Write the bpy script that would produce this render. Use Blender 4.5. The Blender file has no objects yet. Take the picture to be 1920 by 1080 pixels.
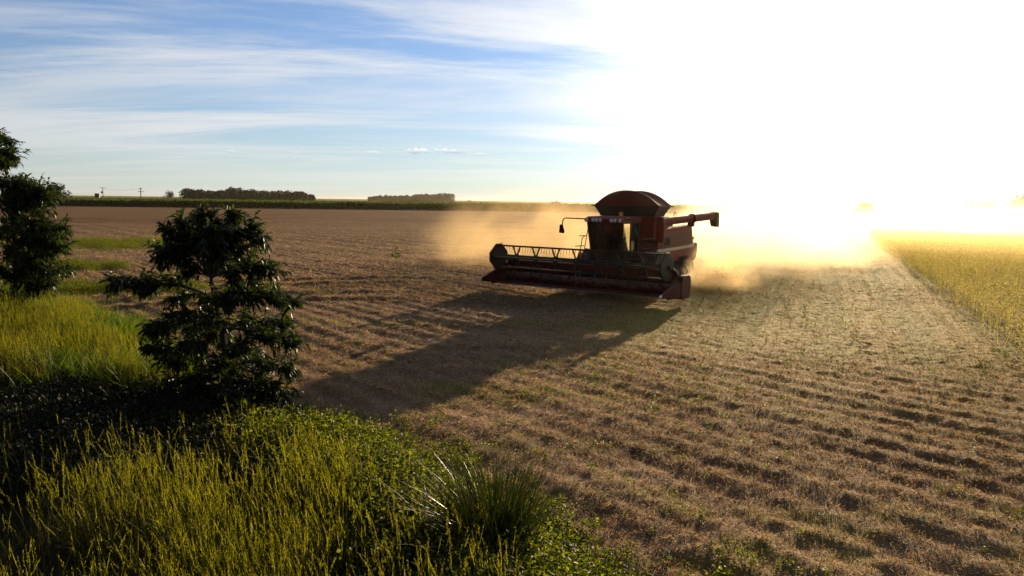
import bpy, bmesh, math, random
import numpy as np
from mathutils import Vector, Matrix

scene = bpy.context.scene
COL = scene.collection
R = math.radians
random.seed(7)
rng = np.random.default_rng(11)

# ---------------------------------------------------------------- camera
CAM_H = 4.2
PITCH, ROLL = R(7.3), R(0.72)
cam_data = bpy.data.cameras.new("camera")
cam = bpy.data.objects.new("camera", cam_data)
COL.objects.link(cam)
cam_data.sensor_width = 36.0
cam_data.lens = 24.0
cam_data.clip_start = 0.05
cam_data.clip_end = 30000
CAM_M = Matrix.Translation((0, 0, CAM_H)) @ Matrix.Rotation(R(90) - PITCH, 4, 'X') @ Matrix.Rotation(ROLL, 4, 'Z')
cam.matrix_world = CAM_M
scene.camera = cam


def ray(px, py):
    d = Vector(((px - 960) / 1280.0, -(py - 540) / 1280.0, -1.0))
    return CAM_M.to_3x3() @ d


def g(px, py, z=0.0):
    """ground point seen at a photo pixel"""
    d = ray(px, py)
    t = (z - CAM_H) / d.z
    return Vector((d.x * t, d.y * t, z))


def at(px, py, dist):
    """point on the ray of a photo pixel at depth y = dist"""
    d = ray(px, py)
    t = dist / d.y
    return Vector((d.x * t, d.y * t, CAM_H + d.z * t))


# ---------------------------------------------------------------- sun and sky
SUN_AZ, SUN_EL = R(24.5), R(11.0)
SUN_DIR = Vector((math.sin(SUN_AZ) * math.cos(SUN_EL), math.cos(SUN_AZ) * math.cos(SUN_EL), math.sin(SUN_EL)))
sd = bpy.data.lights.new("sun", 'SUN')
sd.energy = 5.0
sd.angle = R(0.55)
sd.color = (1.0, 0.76, 0.44)
sun = bpy.data.objects.new("sun", sd)
COL.objects.link(sun)
sun.rotation_euler = (-SUN_DIR).to_track_quat('-Z', 'Y').to_euler()

scene.view_settings.view_transform = 'Standard'
scene.view_settings.look = 'None'
scene.view_settings.gamma = 1.0
scene.view_settings.exposure = 0.9
scene.render.engine = 'CYCLES'
scene.cycles.max_bounces = 6
scene.cycles.diffuse_bounces = 2
scene.cycles.glossy_bounces = 2
scene.cycles.transmission_bounces = 4
scene.cycles.transparent_max_bounces = 12
scene.cycles.volume_bounces = 1
scene.cycles.sample_clamp_indirect = 4.0
scene.cycles.use_denoising = True
scene.cycles.volume_max_steps = 256


class NT:
    """small node-tree writer"""
    def __init__(s, tree):
        s.t = tree
        s.t.nodes.clear()

    def n(s, kind, **kw):
        nd = s.t.nodes.new(kind)
        for k, v in kw.items():
            setattr(nd, k, v)
        return nd

    def set(s, sock, v):
        if isinstance(v, bpy.types.NodeSocket):
            s.t.links.new(v, sock)
        elif v is not None:
            sock.default_value = v

    def math(s, op, a, b=None, c=None, clamp=False):
        m = s.n('ShaderNodeMath', operation=op, use_clamp=clamp)
        for i, v in enumerate((a, b, c)):
            s.set(m.inputs[i], v)
        return m.outputs[0]

    def vmath(s, op, a, b=None, scale=None):
        m = s.n('ShaderNodeVectorMath', operation=op)
        s.set(m.inputs[0], a)
        s.set(m.inputs[1], b)
        if scale is not None:
            s.set(m.inputs['Scale'], scale)
        return m.outputs['Value'] if op in ('DOT_PRODUCT', 'LENGTH', 'DISTANCE') else m.outputs[0]

    def noise(s, vec, scale, detail=4, rough=0.55, dist=0.0):
        m = s.n('ShaderNodeTexNoise')
        s.set(m.inputs['Vector'], vec)
        s.set(m.inputs['Scale'], scale)
        m.inputs['Detail'].default_value = detail
        m.inputs['Roughness'].default_value = rough
        m.inputs['Distortion'].default_value = dist
        return m.outputs['Fac']

    def map(s, v, a, b, c=0.0, d=1.0, smooth=True):
        m = s.n('ShaderNodeMapRange', interpolation_type='SMOOTHSTEP' if smooth else 'LINEAR')
        s.set(m.inputs['Value'], v)
        for k, x in zip(('From Min', 'From Max', 'To Min', 'To Max'), (a, b, c, d)):
            s.set(m.inputs[k], x)
        return m.outputs['Result']

    def mix(s, f, a, b, mode='MIX'):
        m = s.n('ShaderNodeMix', data_type='RGBA', blend_type=mode)
        s.set(m.inputs[0], f)
        s.set(m.inputs[6], a)
        s.set(m.inputs[7], b)
        return m.outputs[2]

    def mapping(s, vec, loc=(0, 0, 0), rot=(0, 0, 0), scale=(1, 1, 1)):
        m = s.n('ShaderNodeMapping')
        s.set(m.inputs[0], vec)
        m.inputs[1].default_value = loc
        m.inputs[2].default_value = rot
        m.inputs[3].default_value = scale
        return m.outputs[0]

    def sep(s, v):
        return s.n('ShaderNodeSeparateXYZ'), v

    def xyz(s, v):
        m = s.n('ShaderNodeSeparateXYZ')
        s.set(m.inputs[0], v)
        return m.outputs

    def comb(s, x, y, z):
        m = s.n('ShaderNodeCombineXYZ')
        for i, v in enumerate((x, y, z)):
            s.set(m.inputs[i], v)
        return m.outputs[0]

    def ramp(s, f, stops):
        m = s.n('ShaderNodeValToRGB')
        s.set(m.inputs[0], f)
        e = m.color_ramp.elements
        while len(e) < len(stops):
            e.new(0.5)
        for el, (p, c) in zip(e, stops):
            el.position = p
            el.color = (*c, 1)
        return m.outputs[0]

    def link(s, a, b):
        s.t.links.new(a, b)


def c4(r, g_, b):
    return (r, g_, b, 1.0)


world = bpy.data.worlds.new("World")
scene.world = world
world.use_nodes = True
W = NT(world.node_tree)
sky = W.n('ShaderNodeTexSky', sky_type='NISHITA')
sky.sun_disc = False
sky.sun_elevation = SUN_EL
sky.sun_rotation = SUN_AZ
sky.altitude = 400
sky.air_density = 1.0
sky.dust_density = 0.15
sky.ozone_density = 2.2
SKY_STR = 0.05
geo = W.n('ShaderNodeTexCoord')
dirv = W.vmath('NORMALIZE', geo.outputs['Generated'])
dx, dy, dz = W.xyz(dirv)
# high cirrus: streaky noise on a flat layer far overhead
zz = W.math('MAXIMUM', W.math('ADD', dz, 0.06), 0.02)
plane = W.comb(W.math('DIVIDE', dx, zz), W.math('DIVIDE', dy, zz), 0.0)
mp = W.mapping(plane, rot=(0, 0, R(16)), scale=(0.26, 1.0, 1))
n1 = W.noise(mp, 0.62, 8, 0.66, 0.9)
mp2 = W.mapping(plane, loc=(3.1, 1.7, 0), rot=(0, 0, R(22)), scale=(0.30, 0.7, 1))
n2 = W.noise(mp2, 0.55, 4, 0.5, 0.3)
cir = W.math('MULTIPLY', W.map(n1, 0.37, 0.62), W.map(n2, 0.30, 0.56, 0.15, 1.0))
cir = W.math('MULTIPLY', cir, W.map(dz, 0.0, 0.10, 0.35, 0.9))
sdot = W.vmath('DOT_PRODUCT', dirv, tuple(SUN_DIR))
ang = W.math('ARCCOSINE', W.math('MINIMUM', sdot, 1.0))
# aureole of the sun in the dusty air
def gauss(a, sig, amp):
    q = W.math('DIVIDE', a, sig)
    q = W.math('POWER', q, 2.0)
    return W.math('MULTIPLY', W.math('EXPONENT', W.math('MULTIPLY', q, -1.0)), amp)
glow_w = gauss(ang, 0.195, 0.60)
glow_n = gauss(ang, 0.12, 1.8)
glow_b = W.math('MULTIPLY', W.math('EXPONENT', W.math('MULTIPLY', ang, -3.4)), 0.28)
veil_dir = Vector((math.sin(R(48)) * math.cos(R(16)), math.cos(R(48)) * math.cos(R(16)), math.sin(R(16))))
vd = W.vmath('DOT_PRODUCT', dirv, tuple(veil_dir))
glow_v = gauss(W.math('ARCCOSINE', W.math('MINIMUM', vd, 1.0)), 0.32, 0.66)
glow = W.math('ADD', W.math('ADD', W.math('ADD', glow_w, glow_n), glow_b), glow_v)
sky_c = W.vmath('SCALE', sky.outputs[0], scale=SKY_STR)
sky_c = W.mix(1.0, sky_c, c4(0.58, 1.0, 1.5), 'MULTIPLY')
# pale band of dusty air along the horizon
hz = W.math('EXPONENT', W.math('MULTIPLY', W.math('ABSOLUTE', dz), -7.5))
cloud_l = W.math('ADD', W.math('MULTIPLY', glow_b, 1.2), 0.42)
sky_c = W.mix(W.math('MULTIPLY', hz, 0.74), sky_c, c4(0.415, 0.395, 0.36))
cl = W.mix(1.0, c4(1.0, 1.0, 1.0), W.comb(cloud_l, cloud_l, cloud_l), 'MULTIPLY')
sky_c = W.mix(W.math('MULTIPLY', cir, 0.85), sky_c, cl)
# a few small fair weather clouds low over the horizon
for (px, py, wx, wy, dens) in ((782, 284, 0.020, 0.0060, 1.0), (845, 284, 0.030, 0.0052, 1.0), (895, 290, 0.024, 0.003, 0.6),
                               (700, 287, 0.012, 0.0032, .45), (556, 287, 0.009, 0.0030, .45), (431, 284, 0.008, .0032, .45)):
    v = ray(px, py).normalized()
    az = math.atan2(v.x, v.y)
    e0 = v.z
    azn = W.n('ShaderNodeMath', operation='ARCTAN2')
    W.link(dx, azn.inputs[0]); W.link(dy, azn.inputs[1])
    a = W.math('DIVIDE', W.math('SUBTRACT', azn.outputs[0], az), wx)
    b_ = W.math('DIVIDE', W.math('SUBTRACT', dz, e0), wy)
    bneg = W.math('MULTIPLY', W.math('MINIMUM', b_, 0.0), 1.6)
    b2 = W.math('ADD', W.math('MAXIMUM', b_, 0.0), bneg)
    r2 = W.math('ADD', W.math('POWER', a, 2.0), W.math('POWER', b2, 2.0))
    nz = W.noise(dirv, 95, 5, 0.55)
    body = W.math('SUBTRACT', W.math('ADD', 1.25, W.math('MULTIPLY', W.math('SUBTRACT', nz, 0.5), 3.0)), W.math('SQRT', r2))
    m_ = W.math('MULTIPLY', W.map(body, 0.25, 0.75), dens)
    top = W.map(b_, -0.5, 0.8)
    cc = W.mix(top, c4(0.25, 0.30, 0.36), c4(0.54, 0.54, 0.52))
    sky_c = W.mix(m_, sky_c, cc)
gl = W.mix(1.0, c4(1.0, 0.87, 0.66), W.comb(glow, glow, glow), 'MULTIPLY')
sky_c = W.mix(1.0, sky_c, gl, 'ADD')
# the sky is darker away from the sun
dim = W.map(sdot, -0.55, 0.75, 0.30, 1.0)
sky_c = W.vmath('SCALE', sky_c, scale=dim)
bg = W.n('ShaderNodeBackground')
W.link(sky_c, bg.inputs[0])
bg.inputs[1].default_value = 1.0
wo = W.n('ShaderNodeOutputWorld')
W.link(bg.outputs[0], wo.inputs[0])

# ---------------------------------------------------------------- object helpers
def tag(o, label=None, cat=None, group=None, kind=None):
    if label: o["label"] = label
    if cat: o["category"] = cat
    if group: o["group"] = group
    if kind: o["kind"] = kind
    return o


def empty(name, loc=(0, 0, 0), rz=0.0):
    o = bpy.data.objects.new(name, None)
    COL.objects.link(o)
    o.location = loc
    o.rotation_euler = (0, 0, rz)
    return o


def np_mesh(name, V, F, mat, parent=None, smooth=False, attr=None, F4=None):
    """fast mesh from arrays of triangles (F) and quads (F4)"""
    me = bpy.data.meshes.new(name)
    V = np.asarray(V, dtype=np.float32)
    loops, starts, n = [], [], 0
    if F is not None and len(F):
        F = np.asarray(F, dtype=np.int32)
        loops.append(F.ravel()); starts.append(np.arange(len(F), dtype=np.int32) * 3)
        n = len(F) * 3
    if F4 is not None and len(F4):
        F4 = np.asarray(F4, dtype=np.int32)
        loops.append(F4.ravel()); starts.append(np.arange(len(F4), dtype=np.int32) * 4 + n)
    L = np.concatenate(loops); S = np.concatenate(starts)
    me.vertices.add(len(V)); me.vertices.foreach_set('co', V.ravel())
    me.loops.add(len(L)); me.loops.foreach_set('vertex_index', L)
    me.polygons.add(len(S)); me.polygons.foreach_set('loop_start', S)
    me.update(calc_edges=True)
    if smooth:
        me.polygons.foreach_set('use_smooth', np.ones(len(S), dtype=bool))
    if attr is not None:
        for k, a in attr.items():
            at_ = me.attributes.new(k, 'FLOAT', 'POINT')
            at_.data.foreach_set('value', np.asarray(a, dtype=np.float32))
    if mat: me.materials.append(mat)
    o = bpy.data.objects.new(name, me)
    COL.objects.link(o)
    if parent: o.parent = parent
    return o


class MB:
    """collects boxes, prisms, tubes into ONE mesh"""
    def __init__(s):
        s.v, s.f = [], []

    def add(s, vs, fs):
        k = len(s.v)
        s.v += [tuple(p) for p in vs]
        s.f += [tuple(i + k for i in f) for f in fs]
        return s

    def box(s, c, d, rot=None):
        x, y, z = d[0] / 2, d[1] / 2, d[2] / 2
        vs = [Vector((a * x, b * y, e * z)) for a in (-1, 1) for b in (-1, 1) for e in (-1, 1)]
        if rot is not None: vs = [rot @ p for p in vs]
        vs = [p + Vector(c) for p in vs]
        return s.add(vs, [(0, 1, 3, 2), (4, 6, 7, 5), (0, 4, 5, 1), (2, 3, 7, 6), (0, 2, 6, 4), (1, 5, 7, 3)])

    def bar(s, a, b, w, h=None, up=(0, 0, 1)):
        h = h or w
        a, b = Vector(a), Vector(b)
        d = (b - a)
        L = d.length
        d.normalize()
        u = Vector(up)
        if abs(d.dot(u)) > 0.95: u = Vector((1, 0, 0))
        sx = d.cross(u).normalized(); uz = sx.cross(d)
        m = Matrix((d, sx, uz)).transposed()
        return s.box((a + b) / 2, (L, w, h), m)

    def prism(s, prof, lo, hi, axis='y'):
        """profile in the plane across axis: y -> (x,z), x -> (y,z), z -> (x,y)"""
        def P(p, t):
            return {'y': (p[0], t, p[1]), 'x': (t, p[0], p[1]), 'z': (p[0], p[1], t)}[axis]
        n = len(prof)
        vs = [P(p, lo) for p in prof] + [P(p, hi) for p in prof]
        fs = [tuple(range(n - 1, -1, -1)), tuple(range(n, 2 * n))]
        fs += [(i, (i + 1) % n, n + (i + 1) % n, n + i) for i in range(n)]
        return s.add(vs, fs)

    def tube(s, pts, r, n=8, cap=True):
        pts = [Vector(p) for p in pts]
        rs = r if isinstance(r, (list, tuple)) else [r] * len(pts)
        prev = None
        rings = []
        k = len(s.v)
        for i, p in enumerate(pts):
            d = (pts[min(i + 1, len(pts) - 1)] - pts[max(i - 1, 0)]).normalized()
            if prev is None:
                u = Vector((0, 0, 1)) if abs(d.z) < 0.9 else Vector((1, 0, 0))
                a = d.cross(u).normalized()
            else:
                a = (prev - d * prev.dot(d)).normalized()
            prev = a
            b = d.cross(a)
            for j in range(n):
                t = 2 * math.pi * j / n
                s.v.append(tuple(p + (a * math.cos(t) + b * math.sin(t)) * rs[i]))
            rings.append(k + i * n)
        for r0, r1 in zip(rings[:-1], rings[1:]):
            for j in range(n):
                s.f.append((r0 + j, r0 + (j + 1) % n, r1 + (j + 1) % n, r1 + j))
        if cap:
            s.f.append(tuple(rings[0] + j for j in range(n - 1, -1, -1)))
            s.f.append(tuple(rings[-1] + j for j in range(n)))
        return s

    def lathe(s, prof, c, axis='y', n=28, close=True):
        """prof = (radius, along axis)"""
        k = len(s.v)
        m = len(prof)
        for i in range(n):
            t = 2 * math.pi * i / n
            for (r, h) in prof:
                q = {'y': (r * math.cos(t), h, r * math.sin(t)), 'x': (h, r * math.cos(t), r * math.sin(t)),
                     'z': (r * math.cos(t), r * math.sin(t), h)}[axis]
                s.v.append((q[0] + c[0], q[1] + c[1], q[2] + c[2]))
        for i in range(n):
            for j in range(m - 1):
                a = k + i * m + j; b = k + ((i + 1) % n) * m + j
                s.f.append((a, b, b + 1, a + 1))
        return s

    def build(s, name, mat, parent=None, bevel=0.0, smooth=False, seg=2):
        me = bpy.data.meshes.new(name)
        me.from_pydata(s.v, [], s.f)
        bm = bmesh.new(); bm.from_mesh(me)
        bmesh.ops.recalc_face_normals(bm, faces=bm.faces)
        bm.to_mesh(me); bm.free()
        me.materials.append(mat)
        o = bpy.data.objects.new(name, me)
        COL.objects.link(o)
        if parent: o.parent = parent
        if bevel:
            b = o.modifiers.new('bevel', 'BEVEL')
            b.width = bevel; b.segments = seg; b.limit_method = 'ANGLE'; b.angle_limit = R(35)
        if smooth:
            for p in me.polygons: p.use_smooth = True
            if hasattr(me, 'set_sharp_from_angle'):
                me.set_sharp_from_angle(angle=R(40))
        return o


# ---------------------------------------------------------------- numpy value noise
_tab = np.random.default_rng(3).random((8, 256, 256))


def vnoise(x, y, k=0):
    t = _tab[k % 8]
    xi = np.floor(x).astype(np.int64); yi = np.floor(y).astype(np.int64)
    fx = x - xi; fy = y - yi
    fx = fx * fx * (3 - 2 * fx); fy = fy * fy * (3 - 2 * fy)
    a = t[xi & 255, yi & 255]; b = t[(xi + 1) & 255, yi & 255]
    c = t[xi & 255, (yi + 1) & 255]; d = t[(xi + 1) & 255, (yi + 1) & 255]
    return a + (b - a) * fx + (c - a) * fy + (a - b - c + d) * fx * fy


def fbm(x, y, k=0, o=4):
    s, a = 0, 0.5
    for i in range(o):
        s = s + a * vnoise(x * 2 ** i + 17.3 * i, y * 2 ** i - 9.1 * i, k + i)
        a *= 0.5
    return s


def sstep(a, b, x):
    t = np.clip((x - a) / (b - a), 0, 1)
    return t * t * (3 - 2 * t)


# ---------------------------------------------------------------- materials
def new_mat(name):
    m = bpy.data.materials.new(name)
    m.use_nodes = True
    return m, NT(m.node_tree)


def out_surface(T, sh):
    o = T.n('ShaderNodeOutputMaterial')
    T.link(sh, o.inputs[0])
    return o


def paint(name, col, rough=0.45, dust=0.35, metal=0.0, dust_col=(0.26, 0.19, 0.12), scale=2.2, spec=0.5):
    m, T = new_mat(name)
    tc = T.n('ShaderNodeTexCoord').outputs['Object']
    nz = T.noise(tc, scale, 6, 0.65)
    nf = T.noise(tc, scale * 9, 4, 0.6)
    f = T.math('MULTIPLY', T.map(T.math('ADD', nz, T.math('MULTIPLY', T.math('SUBTRACT', nf, .5), .5)), 0.35, 0.75), dust)
    c = T.mix(f, c4(*col), c4(*dust_col))
    p = T.n('ShaderNodeBsdfPrincipled')
    T.link(c, p.inputs['Base Color'])
    T.link(T.math('ADD', T.math('MULTIPLY', f, 0.5), rough, clamp=True), p.inputs['Roughness'])
    p.inputs['Metallic'].default_value = metal
    p.inputs['Specular IOR Level'].default_value = spec
    out_surface(T, p.outputs[0])
    return m


def leaf_mat(name, cols, trans=0.5, rough=0.4, spec=0.5, tr_tint=(1.0, 1.0, 0.55), attr=None, tipcol=None):
    """leaf or blade: random colour per island, light coming through from behind"""
    m, T = new_mat(name)
    gi = T.n('ShaderNodeNewGeometry')
    rnd = gi.outputs['Random Per Island']
    stops = [(i / (len(cols) - 1), c) for i, c in enumerate(cols)]
    c = T.ramp(rnd, stops)
    if attr:
        an = T.n('ShaderNodeAttribute'); an.attribute_name = attr
        c = T.mix(T.map(an.outputs['Fac'], 0.35, 0.95), c, c4(*tipcol))
    p = T.n('ShaderNodeBsdfPrincipled')
    T.link(c, p.inputs['Base Color'])
    p.inputs['Roughness'].default_value = rough
    p.inputs['Specular IOR Level'].default_value = spec
    tr = T.n('ShaderNodeBsdfTranslucent')
    T.link(T.mix(1.0, c, c4(*tr_tint), 'MULTIPLY'), tr.inputs[0])
    mx = T.n('ShaderNodeMixShader')
    mx.inputs[0].default_value = trans
    T.link(p.outputs[0], mx.inputs[1]); T.link(tr.outputs[0], mx.inputs[2])
    out_surface(T, mx.outputs[0])
    return m

# ================================================================ GROUND
# foot of the grass bank (left of this line grows grass), as X over Y
_bp = [g(*p) for p in ((1010, 1079), (905, 1015), (830, 950), (745, 885), (650, 830), (560, 800), (480, 785), (380, 735), (275, 650), (150, 590), (0, 560))]
_by = np.array([3.0] + [p.y for p in _bp] + [60.0])
_bx = np.array([1.6] + [p.x for p in _bp] + [-50.0])


def bank_x(y):
    return np.interp(y, _by, _bx)


ROW_AZ = R(25.0)              # direction of the harvested rows
HEAD_AZ = R(-42.0)            # direction of the headland passes
CROP_A = g(1893, 655); CROP_B = g(1622, 436)     # foot of the standing crop's edge
CROP_A.z = CROP_B.z = 0
cdir = (CROP_B - CROP_A).normalized()


def main_rows(x, y):
    """1 where the rows run away from the camera, 0 on the headland"""
    p = x * math.cos(ROW_AZ) - y * math.sin(ROW_AZ)
    q = x * math.sin(ROW_AZ) + y * math.cos(ROW_AZ)
    return sstep(-9.0, -5.0, p + 2 * (fbm(x * .2, y * .2, 5) - .5)) * sstep(14, 26, q + 5 * (fbm(x * .25, y * .25, 3) - .45))


def height(x, y):
    near = sstep(175, 90, y) * sstep(108, 80, np.abs(x))
    inb = sstep(0.3, -2.5, x - bank_x(y)) * sstep(34, 26, y)
    vh = x * math.cos(HEAD_AZ) - y * math.sin(HEAD_AZ) + 0.5 * (fbm(x * .12, y * .12, 1) - .5)
    vm = x * math.cos(ROW_AZ) - y * math.sin(ROW_AZ) + 0.5 * (fbm(x * .12, y * .12, 2) - .5)
    mr = main_rows(x, y)
    amp = 0.35 + 0.9 * fbm(x * .09 + 4, y * .09, 6)
    hh = (np.abs(np.sin(vh * math.pi / 2.9)) ** 2 * 0.075 + np.sin(vh * 2 * math.pi / 0.75) * 0.027) * amp
    hm = (np.abs(np.sin(vm * math.pi / 2.4)) ** 2 * 0.06 + np.sin(vm * 2 * math.pi / 0.7) * 0.028) * amp
    # wheel tracks curving in at the left
    tr = np.hypot(x + 3.0, y - 8.0)
    tk = 0.0
    for r0 in (20.5, 22.6, 26.0, 28.1):
        tk = tk - 0.10 * np.exp(-((tr - r0 + .6 * (fbm(x * .3, y * .3, 4) - .5)) / 0.33) ** 2) + 0.06 * np.exp(-((tr - r0 - .7) / 0.3) ** 2)
    tk = tk * sstep(-2.5, -7, x)
    lump = (fbm(x * 1.5, y * 1.5, 3, 3) - .45) * 0.06 + (fbm(x * 5.2, y * 5.2, 4, 3) - .45) * 0.09
    lump = lump * (0.55 + 0.9 * fbm(x * .35, y * .35, 7))
    low = (fbm(x * .05, y * .05, 0, 2) - .4) * 0.25
    return near * (hh * (1 - mr) + hm * mr + tk + lump * (1 - .5 * inb) + low) + 0.28 * inb


def graded(lo, hi, step, far, n):
    core = np.arange(lo, hi + step * .5, step)
    k = np.geomspace(step, far, n)
    k = np.cumsum(k) / np.cumsum(k)[-1] * far
    return np.concatenate([(lo - k)[::-1], core, hi + k])


gx = graded(-24.0, 26.0, 0.085, 7000, 46)
gy = graded(3.5, 46.0, 0.085, 7000, 46)
gx = np.concatenate([np.arange(-24.0, -110, -.55)[:0:-1], gx[(gx >= -24) & (gx <= 26)], np.arange(26.0, 110, .55)[1:]])
far_ = np.cumsum(np.geomspace(.6, 1900, 44)); far_ = far_ / far_[-1] * 7000
gx = np.concatenate([(gx[0] - far_)[::-1], gx, gx[-1] + far_])
y1 = gy[gy <= 46.01]; y1 = np.concatenate([y1, np.arange(46.0, 80, .22)[1:], np.arange(80.0, 180, .6)])
gy = np.concatenate([y1, y1[-1] + far_])
GX, GY = np.meshgrid(gx, gy, indexing='ij')
GZ = height(GX, GY)
nx, ny = GX.shape
V = np.stack([GX.ravel(), GY.ravel(), GZ.ravel()], 1)
ii = np.arange(nx * ny).reshape(nx, ny)
Q = np.stack([ii[:-1, :-1].ravel(), ii[1:, :-1].ravel(), ii[1:, 1:].ravel(), ii[:-1, 1:].ravel()], 1)

m_ground, T = new_mat("stubble_soil")
pos = T.n('ShaderNodeNewGeometry').outputs['Position']
px_, py_, pz_ = T.xyz(pos)
dist = T.vmath('LENGTH', pos)
n_big = T.noise(pos, 0.11, 4, 0.55)
n_mid = T.noise(pos, 0.9, 5, 0.6)
n_fin = T.noise(pos, 11.0, 5, 0.7)
# straw lies in streaks along the passes
hrow = T.mapping(pos, rot=(0, 0, R(-48)), scale=(0.10, 1.0, 1.0))
n_row = T.math('ADD', T.math('MULTIPLY', T.noise(hrow, 0.75, 5, 0.6, 0.3), .6), T.math('MULTIPLY', T.noise(hrow, 0.16, 4, 0.6, 0.3), .4))
mrow = T.mapping(pos, rot=(0, 0, R(-65)), scale=(0.05, 1.0, 1.0))
n_mrw = T.noise(mrow, 0.75, 4, 0.6, 0.2)
pr = T.math('SUBTRACT', T.math('MULTIPLY', px_, math.cos(ROW_AZ)), T.math('MULTIPLY', py_, math.sin(ROW_AZ)))
qr = T.math('ADD', T.math('MULTIPLY', px_, math.sin(ROW_AZ)), T.math('MULTIPLY', py_, math.cos(ROW_AZ)))
isrow = T.math('MULTIPLY', T.map(pr, -9.0, -5.0), T.map(T.math('ADD', qr, T.math('MULTIPLY', T.math('SUBTRACT', n_mid, .5), 5.0)), 11.0, 28.0))
n_str = T.math('ADD', T.math('MULTIPLY', n_mrw, isrow), T.math('MULTIPLY', n_row, T.math('SUBTRACT', 1.0, isrow)))
c = T.ramp(T.math('ADD', T.math('MULTIPLY', n_str, 0.75), T.math('MULTIPLY', n_fin, 0.25)),
           [(0.32, (0.045, 0.026, 0.015)), (0.46, (0.14, 0.085, 0.048)), (0.56, (0.26, 0.165, 0.095)), (0.68, (0.40, 0.28, 0.165))])
c = T.mix(T.map(n_mid, 0.45, 0.72, 0, 0.55), c, c4(0.12, 0.062, 0.036))
# weeds greening the field in patches and along the rows
gmask = T.map(T.math('ADD', T.math('MULTIPLY', T.noise(hrow, 0.33, 5, 0.65), .6), T.math('MULTIPLY', n_mid, .4)), 0.51, 0.60)
gmask = T.math('MULTIPLY', gmask, T.map(n_big, 0.42, 0.56))
strp = T.math('SINE', T.math('ADD', T.math('MULTIPLY', pr, 2 * math.pi / 2.6), T.math('MULTIPLY', n_mid, 2.5)))
n_mrw = T.math('ADD', n_mrw, T.math('MULTIPLY', strp, 0.15))
gmask2 = T.math('MULTIPLY', isrow, T.map(T.math('ADD', T.math('MULTIPLY', n_mrw, .6), T.math('MULTIPLY', n_mid, .4)), 0.42, 0.56, 0.1, 1.0))
gm = T.math('MAXIMUM', gmask, gmask2)
# a weedy strip along the far hedge and a weedy hollow at the left
gm = T.math('MAXIMUM', gm, T.math('MULTIPLY', T.map(py_, 205.0, 262.0), T.map(n_row, .38, .52, .2, .9)))
for (qx, qy, ax_, ay_) in ((160, 462, 9.5, 5.0), (235, 455, 7.0, 6.0), (120, 500, 5.0, 2.4), (200, 540, 5.5, 2.2)):
    q_ = g(qx, qy)
    rr2 = T.math('ADD', T.math('POWER', T.math('ABSOLUTE', T.math('DIVIDE', T.math('SUBTRACT', px_, q_.x), ax_)), 2.0),
                 T.math('POWER', T.math('ABSOLUTE', T.math('DIVIDE', T.math('SUBTRACT', py_, q_.y), ay_)), 2.0))
    gm = T.math('MAXIMUM', gm, T.math('MULTIPLY', T.map(T.math('SUBTRACT', rr2, T.math('MULTIPLY', T.math('SUBTRACT', n_row, .5), 4.0)), 0.2, 1.1, 1.0, 0.0), 1.0))
glare_gold = T.mix(n_fin, c4(0.20, 0.135, 0.016), c4(0.52, 0.38, 0.055))  # yellow of the glare put into the colour of the rows
c = T.mix(T.math('MULTIPLY', isrow, 0.75), c, glare_gold)
c = T.mix(T.math('MULTIPLY', gm, 0.8), c, T.mix(n_fin, c4(0.07, 0.080, 0.010), c4(0.28, 0.24, 0.030)))
hum_shade = T.n('ShaderNodeAttribute'); hum_shade.attribute_name = 'humus_shade'
c = T.mix(hum_shade.outputs['Fac'], c, c4(0.012, 0.012, 0.006))  # dark bank soil, with the shade under the grass put into its colour
# greener, lower land beyond the hedge on the one side, bare fields on the other
far = T.map(dist, 330.0, 420.0)
side = T.map(T.math('DIVIDE', px_, T.math('MAXIMUM', py_, 1.0)), -0.33, -0.27)
fgrn = T.mix(T.map(T.noise(pos, 0.012, 5, 0.6), .4, .62), c4(0.045, 0.075, 0.02), c4(0.11, 0.14, 0.04))
fbrn = T.mix(T.map(T.noise(pos, 0.004, 3, 0.6), .4, .6), c4(0.15, 0.105, 0.07), c4(0.21, 0.15, 0.10))
c = T.mix(T.map(dist, 60.0, 150.0, 0.0, 0.85), c, T.mix(T.map(n_str, .35, .65), c4(0.085, 0.044, 0.019), c4(0.21, 0.122, 0.058)))
c = T.mix(far, c, T.mix(side, fgrn, fbrn))
p = T.n('ShaderNodeBsdfPrincipled')
T.link(c, p.inputs['Base Color'])
p.inputs['Roughness'].default_value = 0.85
T.link(T.mix(isrow, T.mix(T.map(dist, 50.0, 140.0), c4(.10, .10, .10), c4(.03, .03, .03)), c4(.11, .11, .11)), p.inputs['Specular IOR Level'])
p.inputs['Specular Tint'].default_value = c4(1.0, 0.70, 0.25)
bmp = T.n('ShaderNodeBump')
bmp.inputs['Strength'].default_value = 0.8
bmp.inputs['Distance'].default_value = 0.05
T.link(T.math('ADD', n_fin, T.math('MULTIPLY', T.noise(pos, 45, 3, 0.6), 0.5)), bmp.inputs['Height'])
T.link(bmp.outputs[0], p.inputs['Normal'])
out_surface(T, p.outputs[0])
ground = np_mesh("ground", V, None, m_ground, F4=Q, smooth=True, attr={'humus_shade': (sstep(0.1, -0.9, GX - bank_x(GY)) * sstep(34, 28, GY)).ravel()})
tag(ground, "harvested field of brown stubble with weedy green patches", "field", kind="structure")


PATCH = [(g(*q_), a_, b_) for q_, a_, b_ in (((160, 462), 9.5, 5.0), ((235, 455), 7.0, 6.0), ((120, 500), 5.0, 2.4), ((200, 540), 5.5, 2.2))]


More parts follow.
